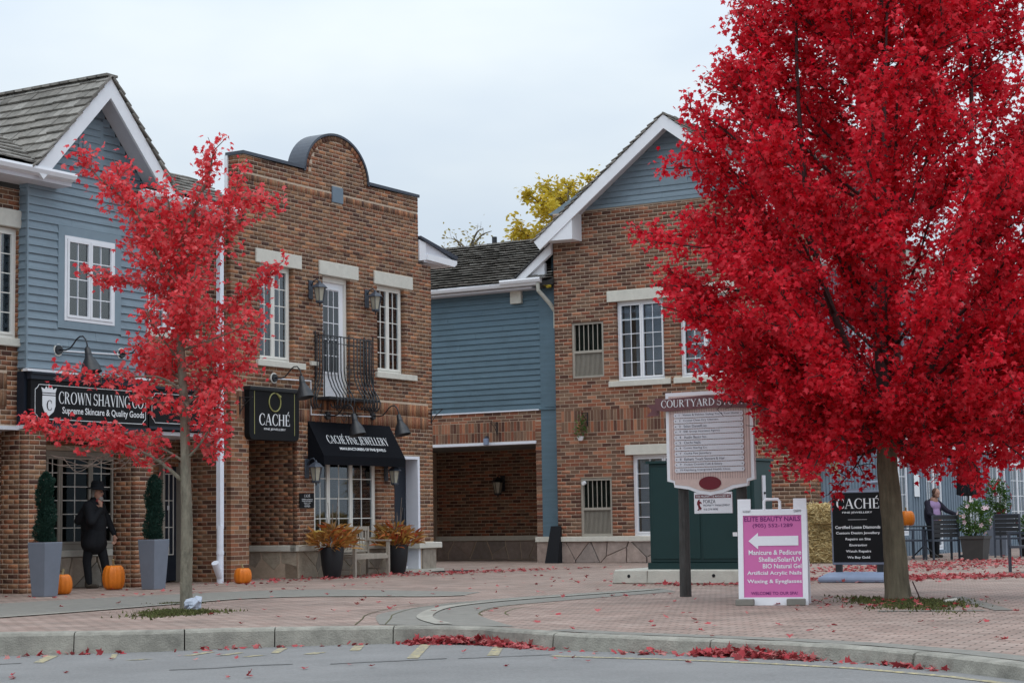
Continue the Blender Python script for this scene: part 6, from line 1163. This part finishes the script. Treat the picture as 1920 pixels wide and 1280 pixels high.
line([(-7, 27), (-4, 29.5), (-2, 31)], 40, .6, 1.2); line([(-5, 20), (0, 21), (4.5, 18)], 45, 1.5, 1.6); line([(-5, 25), (3, 25)], 36, 1.5, 2.); line([(3.6, 21), (5, 21)], 60, .4, .8); line([(1, 18), (4, 14.5)], 26, .8, .8); line([(3, 31), (0, 31)], 60, 1.2, 2.)
ok = []
for x, y, z in LP:
    kb = kerb_at(min(max(x, -28), 4.5)); 
    if y > kb.y + .25: ok.append((x, y, z))
leaves('fallen_leaves', np.array(ok), .072, 'litter', None, 5, flat=True, upn=1.); tag(bpy.data.objects['fallen_leaves'], 'red maple leaves scattered over the paving', 'fallen leaves', kind='stuff')
LR = []; LF = []
def pile(x0, x1, n, depth, hgt):
    for _ in range(n):
        x = rg.uniform(x0, x1); kb = kerb_at(x); e = math.sin(math.pi * (x - x0) / (x1 - x0)) ** .6; d = abs(rg.normal(0, depth)); LR.append((x + rg.normal(0, .04), kb.y - .06 - d, road_z(x) + .01 + rg.uniform(0, hgt) * e * max(0, 1 - d / (depth * 2))))
pile(-1.05, .1, 480, .065, .085); pile(-.2, .3, 50, .1, .03); pile(1.45, 2.32, 320, .065, .07); pile(2.68, 2.98, 30, .06, .03); pile(.9, 1.3, 22, .08, .03); pile(-4.8, -1, 50, .14, .02); pile(.3, 3.2, 40, .2, .02)
for _ in range(34): x = rg.uniform(-5, 3); LF.append((x, min(kerb_at(x).y - .3, rg.uniform(14.5, 17.2)), road_z(x) + .012))
leaves('road_leaves', np.array(LF), .062, 'litter', None, 16, flat=True, upn=1.); tag(bpy.data.objects['road_leaves'], 'single red maple leaves lying on the asphalt', 'fallen leaves', kind='stuff')
leaves('gutter_leaves', np.array(LR), .068, 'litter', None, 6, flat=False, upn=.9, droop=.0); tag(bpy.data.objects['gutter_leaves'], 'red maple leaves heaped in the gutter along the kerb', 'fallen leaves', kind='stuff')
# ------------------------------------------------------------------ people
def blob(name, prims, m, parent, voxel=.012, smooth_it=4):
    """tapered limbs (p0,r0,p1,r1) and ellipsoids (c,(rx,ry,rz)) fused into one continuous skin"""
    o = MB()
    for p in prims:
        if len(p) == 4:
            a, r0, b, r1 = Vector(p[0]), p[1], Vector(p[2]), p[3]; n = 8; pts = []; rs = []; d = (b - a); L_ = d.length; u = d / max(L_, 1e-6)
            for i in range(1, 5): an = math.pi / 2 * i / 5; pts.append(a - u * r0 * math.cos(an)); rs.append(r0 * math.sin(an))
            for i in range(n + 1): pts.append(a + d * i / n); rs.append(r0 + (r1 - r0) * i / n)
            for i in range(4, 0, -1): an = math.pi / 2 * i / 5; pts.append(b + u * r1 * math.cos(an)); rs.append(r1 * math.sin(an))
            o.tube(pts, rs, 14)
        else: o.ball(p[0], 1., *p[1], 12)
    ob = o.build(name, m, None); md = ob.modifiers.new('r', 'REMESH'); md.mode = 'VOXEL'; md.voxel_size = voxel; s_ = ob.modifiers.new('s', 'SMOOTH'); s_.iterations = smooth_it; s_.factor = .5
    dg = bpy.context.evaluated_depsgraph_get(); me = bpy.data.meshes.new_from_object(ob.evaluated_get(dg)); me.materials.clear(); me.materials.append(MATS[m]); me.polygons.foreach_set('use_smooth', [True] * len(me.polygons)); bpy.data.objects.remove(ob)
    return link(bpy.data.objects.new(name, me), parent)
def hand(c, fwd, side, palm, s=1.):
    """palm with four curled fingers and a thumb; fwd = finger direction, side = towards the thumb, palm = palm normal"""
    c, f, sd_2, pn = Vector(c), Vector(fwd).normalized(), Vector(side).normalized(), Vector(palm).normalized(); out = [(c, .026 * s, c + f * .06 * s, .03 * s)]
    for k, L_ in enumerate((.062, .072, .068, .052)):
        b = c + f * .075 * s + sd_2 * (.027 - .018 * k) * s; m_ = b + f * L_ * .55 * s + pn * .012 * s; e = m_ + f * L_ * .35 * s + pn * .035 * s; out += [(b, .0095 * s, m_, .009 * s), (m_, .009 * s, e, .0075 * s)]
    b = c + f * .02 * s + sd_2 * .028 * s; out += [(b, .011 * s, b + sd_2 * .03 * s + f * .03 * s + pn * .015 * s, .0095 * s)]; return out
# man: faces right (+x local), weight on the near leg, right hand raised to his chin
p_ = W(-2.78, -.62); mn = root('person', p_, RAD(-14), 'standing man in black hat, coat and trousers by the shop window', 'person')
HX, HZ = .05, 1.58
blob('body', [((HX - .02, 0, 1.42), .055, (HX, 0, 1.5), .055), ((HX, 0, HZ), (.088, .075, .115)), ((HX + .03, 0, HZ - .07), (.06, .055, .05)), ((HX + .09, 0, HZ - .01), (.02, .014, .025)), ((HX, .074, HZ - .01), (.018, .012, .03)), ((HX, -.074, HZ - .01), (.018, .012, .03)), ((.0, 0, 1.1), .1, (0, 0, 1.42), .09)] + hand((.17, -.12, 1.33), (-.25, .35, .9), (-.6, -.5, 0), (-.7, .5, .2)) + hand((.26, .2, .86), (.1, 0, -1), (.9, .2, 0), (-.2, -.9, 0)), 'skin', mn, .008, 3)
fc = MB()
for sy in (-.03, .03): fc.ball((HX + .082, sy, HZ + .015), .011, n=6)
fc.build('eyes', 'ink', mn); MB().ball((HX + .082, 0, HZ - .052), .02, .5, 1.2, .3, 6).build('mouth', 'maroon', mn)
blob('hair', [((HX - .04, 0, HZ + .02), (.075, .085, .09)), ((HX - .06, 0, HZ - .06), (.05, .07, .06)), ((HX + .055, 0, HZ - .1), (.045, .055, .06))], 'hair_grey', mn, .012)
MB(Matrix.Translation((HX - .01, 0, HZ + .06)) @ Matrix.Rotation(RAD(6), 4, 'Y')).lathe([(.19, .0), (.195, .014), (.112, .03), (.108, .11), (.09, .14), (.02, .15)], 22).build('hat', 'cloth_black', mn, smooth=True)
blob('coat', [((-.02, 0, 1.05), (.215, .22, .3)), ((-.02, 0, 1.28), (.19, .235, .15)), ((-.03, 0, 1.39), (.14, .18, .09)), ((-.02, 0, .92), .21, (-.02, 0, .76), .215), ((0, .1, .9), .13, (.02, .12, .74), .14), ((0, -.1, .9), .13, (-.02, -.12, .74), .14), ((-.02, -.21, 1.36), .085, (.08, -.31, 1.1), .072), ((-.02, -.2, 1.36), .085, (-.2, -.2, 1.12), .07), ((.1, -.3, 1.1), .062, (.17, -.13, 1.31), .045), ((0, .21, 1.36), .075, (.12, .27, 1.1), .062), ((.12, .27, 1.1), .062, (.25, .21, .9), .045), ((0, 0, 1.42), .085, (0, 0, 1.47), .08)], 'cloth_black', mn, .014)
blob('trousers', [((0, .0, .82), (.15, .17, .14)), ((-.03, -.09, .82), .1, (-.09, -.1, .46), .075), ((-.09, -.1, .46), .075, (-.05, -.1, .1), .058), ((.03, .09, .82), .1, (.13, .1, .46), .075), ((.13, .1, .46), .075, (.19, .12, .1), .058)], 'cloth_black', mn, .014)
for x, y, a in ((-.05, -.1, 0), (.2, .12, .2)): blob('boot', [((x - .02, y, .1), .052, (x - .02, y, .05), .052), ((x - .03, y, .04), .042, (x + .15, y - a * .1, .034), .036)], 'boot', mn, .01)
MB().tube(smooth3([(.06, -.07, 1.46), (.1, 0, 1.42), (.08, .08, 1.46), (.12, -.03, 1.36), (.13, -.04, 1.25)], 4), [.03] * 17, 8).build('scarf', 'cloth_red', mn, smooth=True)
# woman: behind the patio table, looking down, arm out to the flowers
wm = root('person', (9.78, 43.4, 0), RAD(-58), 'woman in dark jacket and lilac top leaning towards the patio flowers', 'person'); HX, HZ = .14, 1.5
blob('body', [((.05, 0, 1.36), .05, (.1, 0, 1.43), .05), ((HX, 0, HZ), (.082, .07, .105)), ((HX + .03, 0, HZ - .07), (.05, .045, .045)), ((HX + .085, 0, HZ - .03), (.018, .013, .022)), ((.02, 0, 1.1), .1, (.05, 0, 1.34), .09)] + hand((.5, .34, .96), (.85, .3, -.3), (0, -1, .3), (-.1, .1, -1)) + hand((.3, -.16, .92), (.7, .2, -.6), (0, 1, .2), (-.2, 0, -1)), 'skin', wm, .008, 3)
fc = MB()
for sy in (-.028, .028): fc.ball((HX + .074, sy, HZ - .005), .010, n=6)
fc.build('eyes', 'ink', wm)
blob('hair', [((HX - .03, 0, HZ + .03), (.088, .088, .09)), ((HX - .05, 0, HZ - .05), (.06, .085, .07))], 'hair_brown', wm, .012)
blob('top', [((.04, 0, 1.0), (.135, .16, .24)), ((.04, 0, 1.2), (.125, .18, .14)), ((.05, 0, 1.32), .08, (.06, 0, 1.36), .06)], 'cloth_lilac', wm, .014)
blob('jacket', [((.0, .13, 1.0), (.14, .08, .3)), ((.0, -.13, 1.0), (.14, .08, .3)), ((-.04, 0, 1.08), (.12, .19, .3)), ((0, .17, 1.27), .075, (.18, .27, 1.08), .058), ((.18, .27, 1.08), .056, (.46, .33, .98), .042), ((0, -.17, 1.27), .075, (.1, -.24, 1.02), .058), ((.1, -.24, 1.02), .056, (.28, -.17, .94), .042)], 'cloth_navy', wm, .014)
blob('trousers', [((0, 0, .8), (.14, .17, .14)), ((0, .09, .8), .1, (.0, .09, .44), .075), ((0, .09, .44), .075, (0, .09, .1), .055), ((0, -.09, .8), .1, (0, -.09, .44), .075), ((0, -.09, .44), .075, (0, -.09, .1), .055)], 'cloth_black', wm, .014)
for y in (-.09, .09): blob('shoe', [((0, y, .06), .05, (0, y, .05), .05), ((-.03, y, .04), .038, (.15, y, .034), .034)], 'boot', wm, .01)
